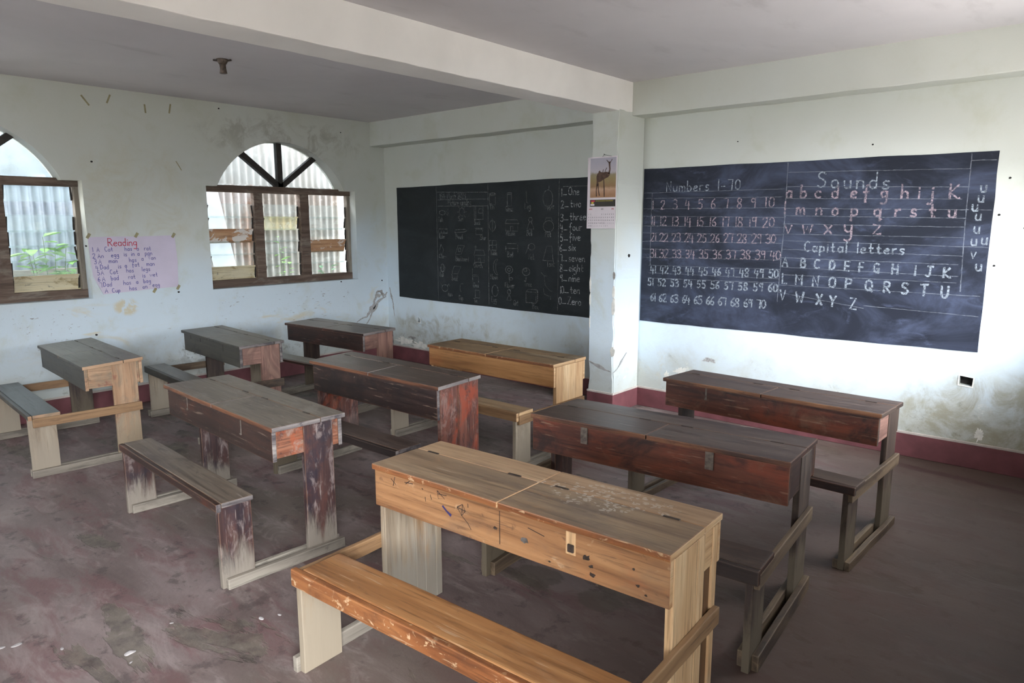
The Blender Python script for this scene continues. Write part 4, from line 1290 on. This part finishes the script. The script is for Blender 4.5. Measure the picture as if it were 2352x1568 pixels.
words(('15th March 2023', 0.878, 1.745, 0.055), ('Picture reading', 0.998, 1.682, 0.055), ('Fish', 0.853, 1.52, .045), ('Sun', 1.14, 1.525, .05), ('Book', 1.361, 1.49, .045), ('Ruler', 0.858, 1.35, .045), ('Pencil', 1.101, 1.35, .045), ('Star', 1.44, 1.345, .045),
      ('Kite', 0.852, 1.15, .045), ('Blackboard', 1.096, 1.13, .045), ('Church', 1.347, 1.075, .045), ('Ball', 0.857, .962, .045), ('Brick', 1.036, .93, .045), ('Chair', 1.335, .878, .045), ('Hen', .976, .768, .045), ('Cup', 1.134, .74, .045), ('Tin', 1.341, .724, .045),
      ('Tin', 1.566, 1.635, .05), ('Table', 1.571, 1.203, .045), ('Moon', 1.569, .97, .05), ('Egg', 1.584, .75, .05), ('Glass', 1.77, 1.612, .05), ('House', 1.777, 1.39, .05), ('Bed', 1.793, 1.19, .05), ('Flower', 1.759, .9, .05), ('Girl', 1.864, .738, .05),
      ('Leg', 2.004, 1.632, .055), ('Bell', 2.028, 1.392, .05), ('Net', 2.051, 1.175, .05), ('Tree', 1.998, .925, .05), ('Box', 2.099, .722, .05), ('Apple', 2.242, 1.632, .05), ('Pot', 2.244, 1.382, .05), ('Tent', 2.261, 1.118, .05))


def ring(cx, cz, rx, rz, n=18, a0=0.0, a1=360.0):
    ink.stroke([(cx + rx * math.cos(math.radians(a0 + (a1 - a0) * i / n)), cz + rz * math.sin(math.radians(a0 + (a1 - a0) * i / n))) for i in range(n + 1)], 0.0055)


def poly(*pts):
    ink.stroke(list(pts), 0.0055)


def rect(x, z, w, h):
    poly((x, z), (x + w, z), (x + w, z + h), (x, z + h), (x, z))


ring(.91, 1.61, .045, .022); poly((.95, 1.61), (.995, 1.645), (.99, 1.58), (.95, 1.61))
ring(1.19, 1.615, .035, .04)
for a in range(0, 360, 45):
    poly((1.19 + .045 * math.cos(math.radians(a)), 1.615 + .05 * math.sin(math.radians(a))), (1.19 + .065 * math.cos(math.radians(a)), 1.615 + .07 * math.sin(math.radians(a))))
rect(1.36, 1.54, .12, .125); rect(1.42, 1.60, .05, .04); poly((1.38, 1.54), (1.38, 1.665))
rect(.85, 1.405, .13, .042); poly((.89, 1.405), (.89, 1.425)); poly((.93, 1.405), (.93, 1.425))
poly((1.09, 1.41), (1.23, 1.42), (1.26, 1.432), (1.23, 1.445), (1.09, 1.437), (1.09, 1.41))
rect(1.38, 1.395, .09, .05); poly((1.37, 1.455), (1.48, 1.455))
poly((.885, 1.29), (.92, 1.235), (.89, 1.17), (.862, 1.235), (.885, 1.29)); poly((.89, 1.17), (.96, 1.165))
poly((1.09, 1.195), (1.17, 1.195), (1.22, 1.285), (1.13, 1.285), (1.09, 1.195)); ring(1.15, 1.24, .02, .018)
rect(1.36, 1.125, .13, .07); poly((1.35, 1.195), (1.37, 1.245), (1.48, 1.245), (1.5, 1.195)); poly((1.375, 1.25), (1.375, 1.29)); poly((1.36, 1.275), (1.39, 1.275)); rect(1.41, 1.125, .03, .04)
ring(.90, 1.05, .035, .04); ring(.90, 1.05, .018, .04)
poly((1.035, 1.0), (1.12, 1.0), (1.17, 1.075), (1.07, 1.075), (1.035, 1.0), (1.04, .955)); poly((1.12, 1.0), (1.12, .96))
poly((1.33, 1.06), (1.33, .93), (1.33, .985), (1.41, .985), (1.41, .93)); poly((1.33, 1.0), (1.41, 1.0))
ring(.93, .845, .045, .035); poly((.97, .87), (.99, .895), (1.0, .87)); poly((.89, .86), (.865, .90))
ring(1.18, .86, .03, .045, 12, 60, 240); rect(1.365, .775, .06, .075)
rect(1.565, 1.675, .075, .10); ring(1.605, 1.775, .038, .012)
poly((1.60, 1.55), (1.60, 1.42)); ring(1.60, 1.48, .04, .05)
rect(1.56, 1.25, .09, .09); poly((1.56, 1.295), (1.65, 1.295)); poly((1.6, 1.25), (1.6, 1.34))
ring(1.66, 1.09, .05, .075, 14, 80, 280); ring(1.68, 1.09, .04, .07, 14, 110, 250)
ring(1.63, .86, .04, .055)
rect(1.79, 1.66, .05, .11); ring(1.815, 1.775, .03, .009)
rect(1.77, 1.43, .15, .07); poly((1.76, 1.5), (1.78, 1.535), (1.91, 1.535), (1.935, 1.5), (1.76, 1.5)); rect(1.83, 1.43, .03, .045)
poly((1.77, 1.29), (1.77, 1.24)); poly((1.77, 1.27), (1.92, 1.27)); poly((1.92, 1.30), (1.92, 1.24)); poly((1.79, 1.315), (1.9, 1.315))
ring(1.81, 1.07, .045, .035); ring(1.81, 1.07, .02, .015); poly((1.81, 1.03), (1.815, .95)); ring(1.835, .985, .02, .012)
ring(1.81, .86, .02, .022); poly((1.81, .838), (1.78, .78), (1.84, .78), (1.81, .838))
poly((2.02, 1.79), (2.025, 1.69), (2.05, 1.68))
ring(2.07, 1.535, .022, .02); poly((2.06, 1.515), (2.03, 1.45), (2.115, 1.45), (2.08, 1.515))
poly((2.01, 1.22), (2.06, 1.31)); ring(2.085, 1.29, .04, .03)
ring(2.02, 1.06, .045, .035); poly((2.02, 1.025), (2.02, .97)); ring(2.01, 1.075, .02, .014)
rect(2.02, .775, .12, .10); poly((2.02, .875), (2.05, .90), (2.16, .90), (2.14, .875)); poly((2.16, .90), (2.16, .80), (2.14, .775))
ring(2.27, 1.72, .055, .075); poly((2.275, 1.795), (2.285, 1.825))
ring(2.28, 1.475, .06, .05); poly((2.24, 1.525), (2.25, 1.55), (2.31, 1.55), (2.32, 1.525)); poly((2.25, 1.427), (2.31, 1.427))
poly((2.22, 1.17), (2.26, 1.30), (2.32, 1.30), (2.335, 1.17), (2.22, 1.17))
poly((2.20, 1.06), (2.23, 1.035), (2.27, 1.03)); poly((2.235, 1.03), (2.245, .95), (2.30, .90), (2.33, .895)); poly((2.225, .92), (2.24, .865), (2.29, .85)); poly((2.31, .85), (2.31, .82))
ink.build('chalk_drawing_marking', M['chalk_f'], bl)

# ------------------------------------------------------------------ reading poster
pst = empty('reading_poster', (0, 0, 0))


def pp(x, y):        # poster layout units -> wall
    return (-2.985 + (x - 185) / 1925 * 0.685, 1.403 - (y - 100) / 1280 * 0.458)


outl = [pp(*p) for p in ((185, 115), (700, 104), (1300, 112), (2085, 95), (2112, 700), (2085, 1325), (1500, 1345), (500, 1388), (395, 1392), (222, 985))]
mb = MB()
mb.prism(outl, 0, 0.0008, 0.0035)
mb.build('paper_sheet', M['paper'], pst)
mb = MB()
mb.prism([pp(*p) for p in ((222, 985), (395, 1392), (430, 1388), (245, 985))], 0, 0.0035, 0.012)
mb.build('curled_corner', M['paper'], pst)
for (x, y) in ((205, 80), (1215, 75), (2060, 90), (1520, 1375), (2080, 1340)):
    a = pp(x, y)
    mb = MB()
    mb.bar((0.0042, a[0] - 0.012, a[1] - 0.02), (0.0042, a[0] + 0.012, a[1] + 0.016), 0.022, 0.001, (1, 0, 0))
    mb.build('tape_piece', M['tape'], pst)


def on_left(a, b):
    return (0.0042, a, b)


ink = Ink(on_left)
q = pp(590, 318)
ink.text('Reading', q[0], q[1], 0.06, 0.0055, 0.95, 1.9)
ink.build('heading_lettering', M['ink_red'], pst)
ink = Ink(on_left)
for line in (((255, 435, '1'), (345, 435, 'A'), (510, 432, 'Cat'), (935, 432, 'has'), (1195, 432, 'a'), (1365, 432, 'rat')),
             ((250, 578, '2'), (355, 575, 'An'), (635, 565, 'egg'), (905, 555, 'is'), (1065, 552, 'in'), (1205, 548, 'a'), (1370, 545, 'pan')),
             ((270, 705, '3'), (360, 712, 'A'), (575, 695, 'man'), (1010, 690, 'has'), (1280, 668, 'a'), (1430, 655, 'Van')),
             ((290, 840, '4'), (385, 830, 'Dad'), (760, 822, 'is'), (905, 812, 'a'), (1065, 800, 'fat'), (1385, 795, 'man')),
             ((310, 955, '5'), (385, 955, 'A'), (575, 945, 'Cat'), (930, 925, 'has'), (1270, 915, 'legs')),
             ((310, 1095, '6'), (400, 1098, 'A'), (585, 1085, 'bad'), (960, 1075, 'rat'), (1270, 1060, 'is'), (1440, 1050, 'wet')),
             ((340, 1230, '7'), (415, 1220, 'Dad'), (845, 1205, 'has'), (1120, 1195, 'a'), (1285, 1190, 'bag')),
             ((435, 1362, 'A'), (585, 1365, 'Cup'), (960, 1340, 'has'), (1255, 1320, 'an'), (1480, 1295, 'egg'))):
    for (x, y, s) in line:
        a = pp(x, y)
        ink.text(s, a[0], a[1], 0.0355, 0.0040, 0.92, 2.3)
ink.build('blue_lettering', M['ink_blue'], pst)
tag(pst, 'lilac handwritten Reading poster taped to the window wall between the two windows', 'poster')

# ------------------------------------------------------------------ calendar on the pillar
cal = empty('wall_calendar', (PX0, -PD, 0))
CY = -0.010


def cp(x, y):        # calendar layout units -> pillar face (local)
    return (-0.026 + (x - 120) * 0.000496, 2.003 - (y - 175) * 0.000429)


def cal_patch(name, pts, mat, dep):
    mb = MB()
    mb.prism([cp(*p) for p in pts], 1, CY - dep, CY - dep + 0.0006)
    return mb.build(name, mat, cal)


mb = MB()
n = 12
for i in range(n + 1):
    k = i / n
    y = 175 + (1437 - 175) * k
    bow = 0.004 * math.sin(k * 3.0) + 0.003 * k
    for xx in (120 - 8 * k, 655 - 14 * k):
        a = cp(xx, y)
        mb.v.append((a[0], CY + 0.0015, a[1]))
        mb.v.append((a[0], CY - 0.0005, a[1]))
for i in range(n):
    b = i * 4
    mb.f += [[b, b + 2, b + 6, b + 4], [b + 1, b + 5, b + 7, b + 3], [b, b + 4, b + 5, b + 1], [b + 2, b + 3, b + 7, b + 6]]
mb.f += [[0, 1, 3, 2], [n * 4, n * 4 + 2, n * 4 + 3, n * 4 + 1]]
mb.mi = [0] * len(mb.f)
mb.build('calendar_sheet', M['white_paper'], cal)
g = NT('savanna_photo')
zz = g.sep(g.obj)[2]
xx_ = g.sep(g.obj)[0]
nz = g.noise(g.obj, 22, 4)
hh = g.math('ADD', zz, g.math('MULTIPLY', g.math('SUBTRACT', nz, 0.5), 0.05))
colr = g.ramp(g.step(hh, 1.70, 2.0), [(0.0, srgb(170, 128, 96)), (0.10, srgb(196, 160, 132)), (0.18, srgb(150, 118, 84)), (0.42, srgb(150, 132, 92)), (0.60, srgb(150, 138, 110)), (0.70, srgb(188, 180, 186)), (1.0, srgb(176, 172, 184))])
savanna = g.bsdf(colr, 0.5, spec=0.3)
cal_patch('landscape_print', ((170, 195), (640, 195), (640, 888), (170, 888)), savanna, 0.0014)
M['antelope'] = mat_plain('antelope_brown', srgb(84, 60, 46), 0.6, 0.2, 60)
ink = Ink(lambda a, b: (a, CY - 0.0022, b))
body = [cp(*p) for p in ((285, 520), (300, 470), (340, 430), (400, 450), (460, 440), (510, 455), (530, 470), (528, 500), (500, 535), (440, 560), (380, 600), (320, 620), (310, 690), (285, 690), (290, 600))]
mb = MB()
mb.prism(body, 1, CY - 0.0022, CY - 0.0015)
mb.build('antelope_print', M['antelope'], cal)
for pts, w in ((((515, 470), (530, 400), (522, 330), (520, 280)), .015), (((522, 300), (500, 275), (470, 240)), .006), (((522, 300), (545, 270), (568, 232)), .006), (((300, 660), (285, 760), (290, 860)), .009), (((320, 640), (325, 760), (345, 850)), .009), (((420, 570), (430, 720), (435, 870)), .009), (((330, 440), (345, 425)), .01), (((400, 450), (412, 400)), .006), (((440, 440), (470, 375)), .005)):
    ink.stroke([cp(*p) for p in pts], w)
ink.build('antelope_print', M['antelope'], cal)
cal_patch('banner_print', ((170, 925), (640, 925), (640, 1048), (170, 1048)), mat_plain('banner_black', srgb(48, 42, 34), 0.5, 0.1, 20), 0.0014)
cal_patch('banner_flag', ((190, 935), (262, 935), (262, 962), (190, 962)), M['ink_red'], 0.0022)
cal_patch('banner_flag', ((196, 962), (240, 962), (240, 996), (196, 996)), mat_plain('flag_yellow', srgb(206, 180, 60), 0.5, 0.1, 20), 0.0022)
cal_patch('banner_flag', ((182, 1000), (255, 1000), (255, 1030), (182, 1030)), M['white_paper'], 0.0022)
ink = Ink(lambda a, b: (a, CY - 0.0024, b))
for k in range(9):
    x = 280 + k * 36
    ink.stroke([cp(x, 955), cp(x + 10, 935), cp(x + 18, 958), cp(x + 26, 940)], 0.0035)
ink.build('banner_lettering', mat_plain('banner_yellow', srgb(178, 164, 50), 0.5, 0.1, 20), cal)
ink = Ink(lambda a, b: (a, CY - 0.0016, b))
for x in (155, 570):
    a = cp(x, 1102)
    ink.text('MARCH' if x < 300 else 'APRIL', a[0], a[1], 0.009, 0.0016, 0.9, 1.6)
ink.build('month_print', M['ink_red'], cal)
ink = Ink(lambda a, b: (a, CY - 0.0016, b))
d_ = 1
for r, y in enumerate((1195, 1250, 1300, 1352, 1402)):
    for cc in range(14):
        if r == 0 and cc in (2, 3, 4, 5, 6):
            continue
        if r == 4 and cc > 10:
            continue
        a = cp(150 + cc * 35, y)
        ink.text(str((r * 7 + cc) % 30 + 1), a[0], a[1], 0.0085, 0.0016, 0.7, 1.2)
a = cp(380, 1102)
ink.text('2023', a[0], a[1], 0.009, 0.0018, 0.9, 1.4)
ink.build('date_print', M['ink_grey'], cal)
mb = MB()
mb.tube([(cp(385, 180)[0], CY, cp(385, 180)[1]), (cp(415, 150)[0], CY + .004, cp(415, 150)[1] + .004), (cp(560, 178)[0], CY, cp(560, 178)[1])], 0.0012, 6)
mb.build('hanging_string', M['ink_black'], cal)
mb = MB()
mb.tube([(cp(415, 150)[0], 0.01, cp(415, 150)[1] + .005), (cp(415, 150)[0], -0.014, cp(415, 150)[1] + .007)], 0.002, 8)
mb.build('nail', M['rusty'], cal)
tag(cal, 'wall calendar with an antelope photo hanging on the front of the pillar', 'calendar')

# ------------------------------------------------------------------ desks
T = 0.021     # lid thickness
PT = 0.020    # panel thickness
LT = 0.026    # leg plank thickness


def desk(x, y, th, L, W, zf, zb, hb, bv, bw, bz, st, label, ins=0.02, wide=False, rail=False, inner=True, vl=0.233, bu0=0.0, bu1=0.0, bh=0.045, rv0=None, rh=0.05, split_strip=False, hasps=(), hinges=None, leg_v=(0.166, 0.312), bleg_v=None, seat_in=0.0, rv1=0.335):
    t = empty('school_desk', (x, y, 0), th)
    tag(t, label, 'school desk', 'wooden school desks with fixed benches')
    sh = (zb - zf) / W
    zb_ = zf - hb
    top, front, end, leg = st['top'], st['front'], st['end'], st['leg']
    # lids (hinged, split in the middle) and the fixed strip behind them
    hs = hinges or (0.14, 0.80)
    for k in range(2):
        a, b = (0, L / 2 - 0.002) if k == 0 else (L / 2 + 0.002, L)
        mb = MB()
        mb.box(a, b, 0.0, vl - 0.0015, zf - T, zf, 0.004, 2, 0.0012, ends=1, front=2, shear=sh)
        lid = mb.build('lid', [top[0], st['endgrain'], st['edge']], t)
        for fct in hs:
            c = a + (b - a) * fct
            mb = MB()
            mb.box(c - 0.027, c + 0.027, vl - 0.007, vl + 0.003, zf - 0.002, zf + 0.0022, 0.001, 1, shear=sh)
            mb.build('hinge', M['rusty'], lid)
    parts = [(0, L)] if not split_strip else [(0, L / 2 - 0.001), (L / 2 + 0.001, L)]
    for a, b in parts:
        mb = MB()
        mb.box(a, b, vl + 0.0015, W, zf - T, zf, 0.004, 2, 0.0012, ends=1, shear=sh)
        mb.build('back_strip', [st.get('strip', top)[0], st['endgrain']], t)
    # box
    mb = MB()
    mb.box(ins, L - ins, 0.012, 0.012 + PT, zb_, zf - T - 0.001, 0.003, 2, 0.0012, ends=1, slot=0)
    fp = mb.build('front_panel', [front[0], st['endgrain']], t)
    mb = MB()
    mb.box(ins, L - ins, W - PT - 0.004, W - 0.004, zb_ + 0.004, zb - T - 0.001, 0.003, 2, 0.001, ends=1)
    mb.build('back_panel', [st.get('back', front)[0], st.get('backend', st['endgrain'])], t)
    for s in (0, 1):
        u0 = ins + 0.001 if s == 0 else L - ins - PT - 0.001
        mb = MB()
        mb.box(u0, u0 + PT, 0.0325, W - PT - 0.0045, zb_ + 0.012, zf - T - 0.001, 0.002, 1, 0.0008, topshear=sh)
        mb.build('end_panel', end[1], t)
    mb = MB()
    mb.box(ins + 0.022, L - ins - 0.022, 0.034, W - 0.026, zb_ + 0.012, zb_ + 0.026, 0.001, 1)
    mb.build('box_bottom', front[0], t)
    for (u, z, kind) in hasps:
        mb = MB()
        if kind == 'plate':   # hanging hasp
            mb.box(u - 0.017, u + 0.017, 0.006, 0.0125, z - 0.03, zf - T + 0.004, 0.001, 1)
            mb.build('hasp_plate', M['oldmetal'], fp)
        elif kind == 'staple':
            mb.box(u - 0.0045, u + 0.0045, 0.0095, 0.0125, z - 0.026, zf - T - 0.001, 0.001, 1)
            mb.box(u - 0.009, u + 0.007, 0.0065, 0.0125, z - 0.030, z - 0.022, 0.002, 1)
            mb.build('hasp_staple', M['oldmetal'], fp)
        else:
            mb.box(u - 0.004, u + 0.004, 0.0112, 0.0125, z - 0.02, zf - T - 0.001, 0.0005, 1)
            mb.build('hasp_slot', M['ink_black'], fp)
    # legs
    lv = (0.034, 0.330) if wide else leg_v
    blv = bleg_v or (bv + 0.016, bv + bw - 0.004)
    for s in (0, 1):
        u0 = ins - 0.003 if s == 0 else L - ins - LT + 0.003
        legm = (leg if s else st.get('leg_left', leg))[2]
        cuts = (lv,)
        mb = MB()
        if wide == 2:                 # two planks side by side
            cuts = ((lv[0], 0.166), (0.168, lv[1]))
        elif wide == 3:               # planks with a recessed strip near the back
            cuts = ((lv[0], 0.185), (0.1865, 0.236), (0.298, lv[1]))
            mb.box(u0 + (0.0 if s else 0.007), u0 + LT - (0.007 if s else 0.0), 0.2365, 0.2975, 0.0, zf - T - 0.0015, 0.002, 1, 0.001, slot=1)
        for (a, b) in cuts:
            mb.box(u0, u0 + LT, a, b, 0.0, zf - T - 0.0015, 0.003, 2, 0.0014, topshear=sh)
        mb.build('leg', [legm, M['lightbrown'][2] if s else legm], t)
        mb = MB()
        mb.box(u0, u0 + LT, blv[0], blv[1], 0.0, bz - 0.0225, 0.003, 2, 0.0014)
        mb.build('bench_leg', st['bleg'][2], t)
        r0 = bv - 0.0 if rv0 is None else rv0
        outs = [(u0 - 0.024, u0 - 0.0005) if s == 0 else (u0 + LT + 0.0005, u0 + LT + 0.024)]
        if inner:
            outs.append((u0 + LT + 0.0005, u0 + LT + 0.024) if s == 0 else (u0 - 0.024, u0 - 0.0005))
        for (a, b) in outs:
            mb = MB()
            mb.box(a, b, r0, rv1, 0.0, rh, 0.004, 2, 0.002)
            mb.build('floor_runner', st['runner'][1], t)
        if rail:
            a, b = (u0 - 0.020, u0 - 0.0005) if s == 0 else (u0 + LT + 0.0005, u0 + LT + 0.020)
            mb = MB()
            mb.box(a, b, bv + 0.024, rv1 - 0.012, bz - 0.078, bz - 0.0225, 0.004, 2, 0.002)
            mb.build('side_rail', st['rail'][1], t)
    # bench
    mb = MB()
    mb.box(bu0 + seat_in, L + bu1, bv + 0.0225, bv + bw, bz - 0.022, bz, 0.005, 2, 0.0016, ends=1)
    mb.build('bench_seat', [st['seat'][0], st['endgrain']], t)
    mb = MB()
    mb.box(bu0, L + bu1, bv, bv + 0.0215, bz - bh, bz - 0.001, 0.004, 2, 0.0016, ends=1)
    mb.build('bench_edge', [st['sedge'][0], st['endgrain']], t)
    return t, fp


S_dark = dict(top=M['darktop'], front=M['dark'], end=M['wornend'], leg=M['darkred'], bleg=M['darkred'], seat=M['darktop'], sedge=M['dark'], runner=M['dustyrun'], rail=M['darkrail'], endgrain=M['endgrain'], edge=M['rededge'])
M['blackedge'] = wood_set('blackened_edge', st3((24, 18, 18), (36, 27, 25), (50, 38, 34)), [(srgb(70, 54, 46), 9, 0.56, 0.7, 0.5, 2)], 0.5, None, wear=(srgb(104, 80, 64), 0.6))
S_d5 = dict(S_dark, sedge=M['blackedge'], front=M['dark5'], leg=M['redleg'], top=M['darktop2'], seat=M['darktop2'], bleg=M['dullleg'])
S_d2 = dict(S_dark, leg_left=M['dullleg'], top=M['greytop'], front=M['greyfront'], end=M['pinkend'], leg=M['pinkend'], bleg=M['rawleg'], seat=M['greytop'], sedge=M['greyfront'], rail=M['darkrail'], edge=M['greyfront'][0])
S_d3 = dict(S_d2, top=M['darktop2'], front=M['dark'], edge=M['dark'][0], sedge=M['dark'])
S_d7 = dict(S_dark, top=M['darktop2'], front=M['reddark'], end=M['pinkend'], leg=M['dullleg'], bleg=M['dullleg'], seat=M['dullleg'], rail=M['darkrail'], endgrain=M['dullleg'][1], runner=M['darkrail'])
S_d8 = dict(S_dark, sedge=M['blackedge'], leg_left=M['dark'], top=M['darktop2'], front=M['reddark'], end=M['dark'], leg=M['dullleg'], bleg=M['dullleg'], seat=M['dullleg'], rail=M['darkrail'], endgrain=M['dark'][1], runner=M['darkrail'])
S_d9 = dict(leg_left=M['greyleg'], top=M['lighttop'], strip=M['lightstrip'], front=M['light'], end=M['lightclean'], leg=M['lightclean'], bleg=M['lightleg'], seat=M['lightseat'], sedge=M['lightedge'], runner=M['dustyrun'], rail=M['rail'], endgrain=M['lightclean'][1], edge=M['lightedge'][0], backend=M['lightclean'][1])
S_d6 = dict(S_d9, top=M['lighttop6'], strip=M['lighttop6'], front=M['light6'], leg_left=M['lightclean'], bleg=M['rawleg'], seat=M['lighttop6'], sedge=M['rail'])
S_d1 = dict(S_d2, top=M['greytop'], front=M['greyfront'], end=M['rawend'], leg=M['rawend'], bleg=M['rawleg'], seat=M['greyseat'], sedge=M['greyfront'], rail=M['rail'], endgrain=M['rawend'][1], edge=M['greyfront'][0])

desk(0.309, -3.485, -0.062, 1.128, 0.351, 0.633, 0.652, 0.158, -0.307, 0.169, 0.383, S_d1, 'grey-topped desk with raw pale wood end and leg, beside the window at the left edge', rail=True, bu1=0.006, bh=0.03, rv0=-0.314, rh=0.045, bleg_v=(-0.306, -0.161))
desk(0.502, -2.535, -0.075, 1.093, 0.335, 0.655, 0.662, 0.159, -0.298, 0.153, 0.403, S_d2, 'grey-topped desk with pinkish end, against the damp patch below the full arched window', rail=True, ins=0.026, bh=0.05, rv0=-0.30, leg_v=(0.168, 0.306), hasps=((0.17, 0.62, 'slot'), (0.36, 0.62, 'slot'), (0.785, 0.60, 'slot')), vl=0.26)
desk(0.632, -1.683, 0.060, 1.052, 0.346, 0.636, 0.644, 0.152, -0.390, 0.164, 0.431, S_d3, 'black-fronted desk in the far corner of the room below the left blackboard', ins=0.022, bh=0.022, rv0=-0.39, leg_v=(0.17, 0.33))
desk(2.350, -3.454, -0.048, 1.200, 0.362, 0.647, 0.646, 0.162, -0.251, 0.159, 0.377, S_dark, 'dark desk in the left middle with dusty lid and a bleached scuffed bench leg', ins=0.028, bu0=0.023, bu1=-0.014, bh=0.036, rv0=-0.226, rh=0.046, hasps=((0.283, 0.585, 'staple'), (0.884, 0.58, 'staple')), leg_v=(0.160, 0.308), bleg_v=(-0.240, -0.098), vl=0.234)
desk(2.392, -2.577, 0.018, 1.160, 0.332, 0.655, 0.667, 0.190, -0.318, 0.172, 0.392, S_d5, 'dark chipped desk in the centre with a bright red-brown worn end', wide=2, bu1=0.021, bh=0.04, rv0=-0.288, ins=0.022, vl=0.235)
desk(2.368, -1.561, 0.003, 1.176, 0.358, 0.620, 0.622, 0.153, -0.377, 0.158, 0.384, S_d6, 'light wooden desk with pale end panel standing left of the pillar', ins=0.006, wide=True, rail=True, bu1=0.015, bh=0.055, rv0=-0.353, split_strip=True, bleg_v=(-0.363, -0.221))
desk(4.288, -1.507, -0.039, 1.147, 0.346, 0.638, 0.631, 0.159, -0.384, 0.143, 0.399, S_d7, 'dark reddish desk right below the right blackboard', ins=0.014, rail=True, bu1=0.021, bh=0.038, rv0=-0.340, rh=0.042, hasps=((0.264, 0.58, 'staple'),), leg_v=(0.165, 0.313), bleg_v=(-0.344, -0.215))
desk(4.208, -2.589, 0.084, 1.152, 0.412, 0.641, 0.627, 0.175, -0.399, 0.172, 0.390, S_d8, 'dark brown desk with two metal hasps, right behind the front light wooden desk', ins=0.004, rail=True, bu1=0.022, bh=0.054, rv0=-0.345, rh=0.06, hasps=((0.279, 0.574, 'plate'), (0.845, 0.576, 'plate')), leg_v=(0.172, 0.330), bleg_v=(-0.372, -0.235), vl=0.24)
d9, fp9 = desk(4.210, -3.500, 0.054, 1.172, 0.363, 0.643, 0.638, 0.161, -0.359, 0.174, 0.381, S_d9, 'large light varnished desk and bench nearest the camera, with pen scribbles', ins=0.003, wide=3, rail=True, inner=False, bu0=0.0, bh=0.060, rv0=-0.355, split_strip=True, vl=0.232, seat_in=0.035, bleg_v=(-0.341, -0.184), hinges=(0.15, 0.82), rh=0.055)

# scribbles and the broken hasp on the front desk
ink = Ink(lambda a, b: (a, 0.0111, b))
for pts in (((0.408, 0.577), (0.432, 0.592), (0.444, 0.572), (0.428, 0.552), (0.408, 0.577)), ((0.432, 0.592), (0.428, 0.552), (0.455, 0.532), (0.468, 0.515)), ((0.408, 0.577), (0.444, 0.572)), ((0.318, 0.612), (0.322, 0.585), (0.352, 0.590), (0.318, 0.612)), ((0.322, 0.602), (0.36, 0.604)),
            ((0.09, 0.602), (0.115, 0.585)), ((0.11, 0.612), (0.10, 0.578)), ((0.16, 0.605), (0.20, 0.608)), ((0.185, 0.615), (0.165, 0.60)), ((0.26, 0.575), (0.262, 0.56)), ((0.285, 0.59), (0.29, 0.574)), ((0.455, 0.60), (0.456, 0.588)), ((0.588, 0.61), (0.589, 0.50)), ((0.70, 0.585), (0.76, 0.575)), ((0.245, 0.603), (0.25, 0.600))):
    ink.stroke(list(pts), 0.0026)
ink.build('pen_marking', M['ink_black'], fp9)
ink = Ink(lambda a, b: (a, 0.0111, b))
ink.stroke([(0.343, 0.563), (0.36, 0.550), (0.378, 0.540)], 0.009)
ink.build('pen_stroke_marking', M['ink_navy'], fp9)
mb = MB()
mb.box(0.838, 0.872, 0.0108, 0.0125, 0.545, 0.615, 0.0005, 1)
mb.build('bare_patch', M['lightclean'][2], fp9)
mb = MB()
mb.box(0.845, 0.867, 0.006, 0.0125, 0.553, 0.578, 0.002, 1)
mb.build('hasp_staple', M['rusty'], fp9)
for k, (u, z, r) in enumerate(((0.908, 0.552, .011), (0.925, 0.530, .007), (0.93, 0.505, .009), (0.945, 0.48, .005), (1.06, 0.565, .005), (1.075, 0.52, .006), (0.685, 0.540, .013), (0.57, 0.548, .007), (0.78, 0.50, .004), (1.10, 0.50, .004))):
    mb = MB()
    mb.prism(blob(u, z, r, r * .7, 14, k + 70, 0.7), 1, 0.0110, 0.0124)
    mb.build('dent_marking', M['rusty'] if k != 6 else M['metal'], fp9)
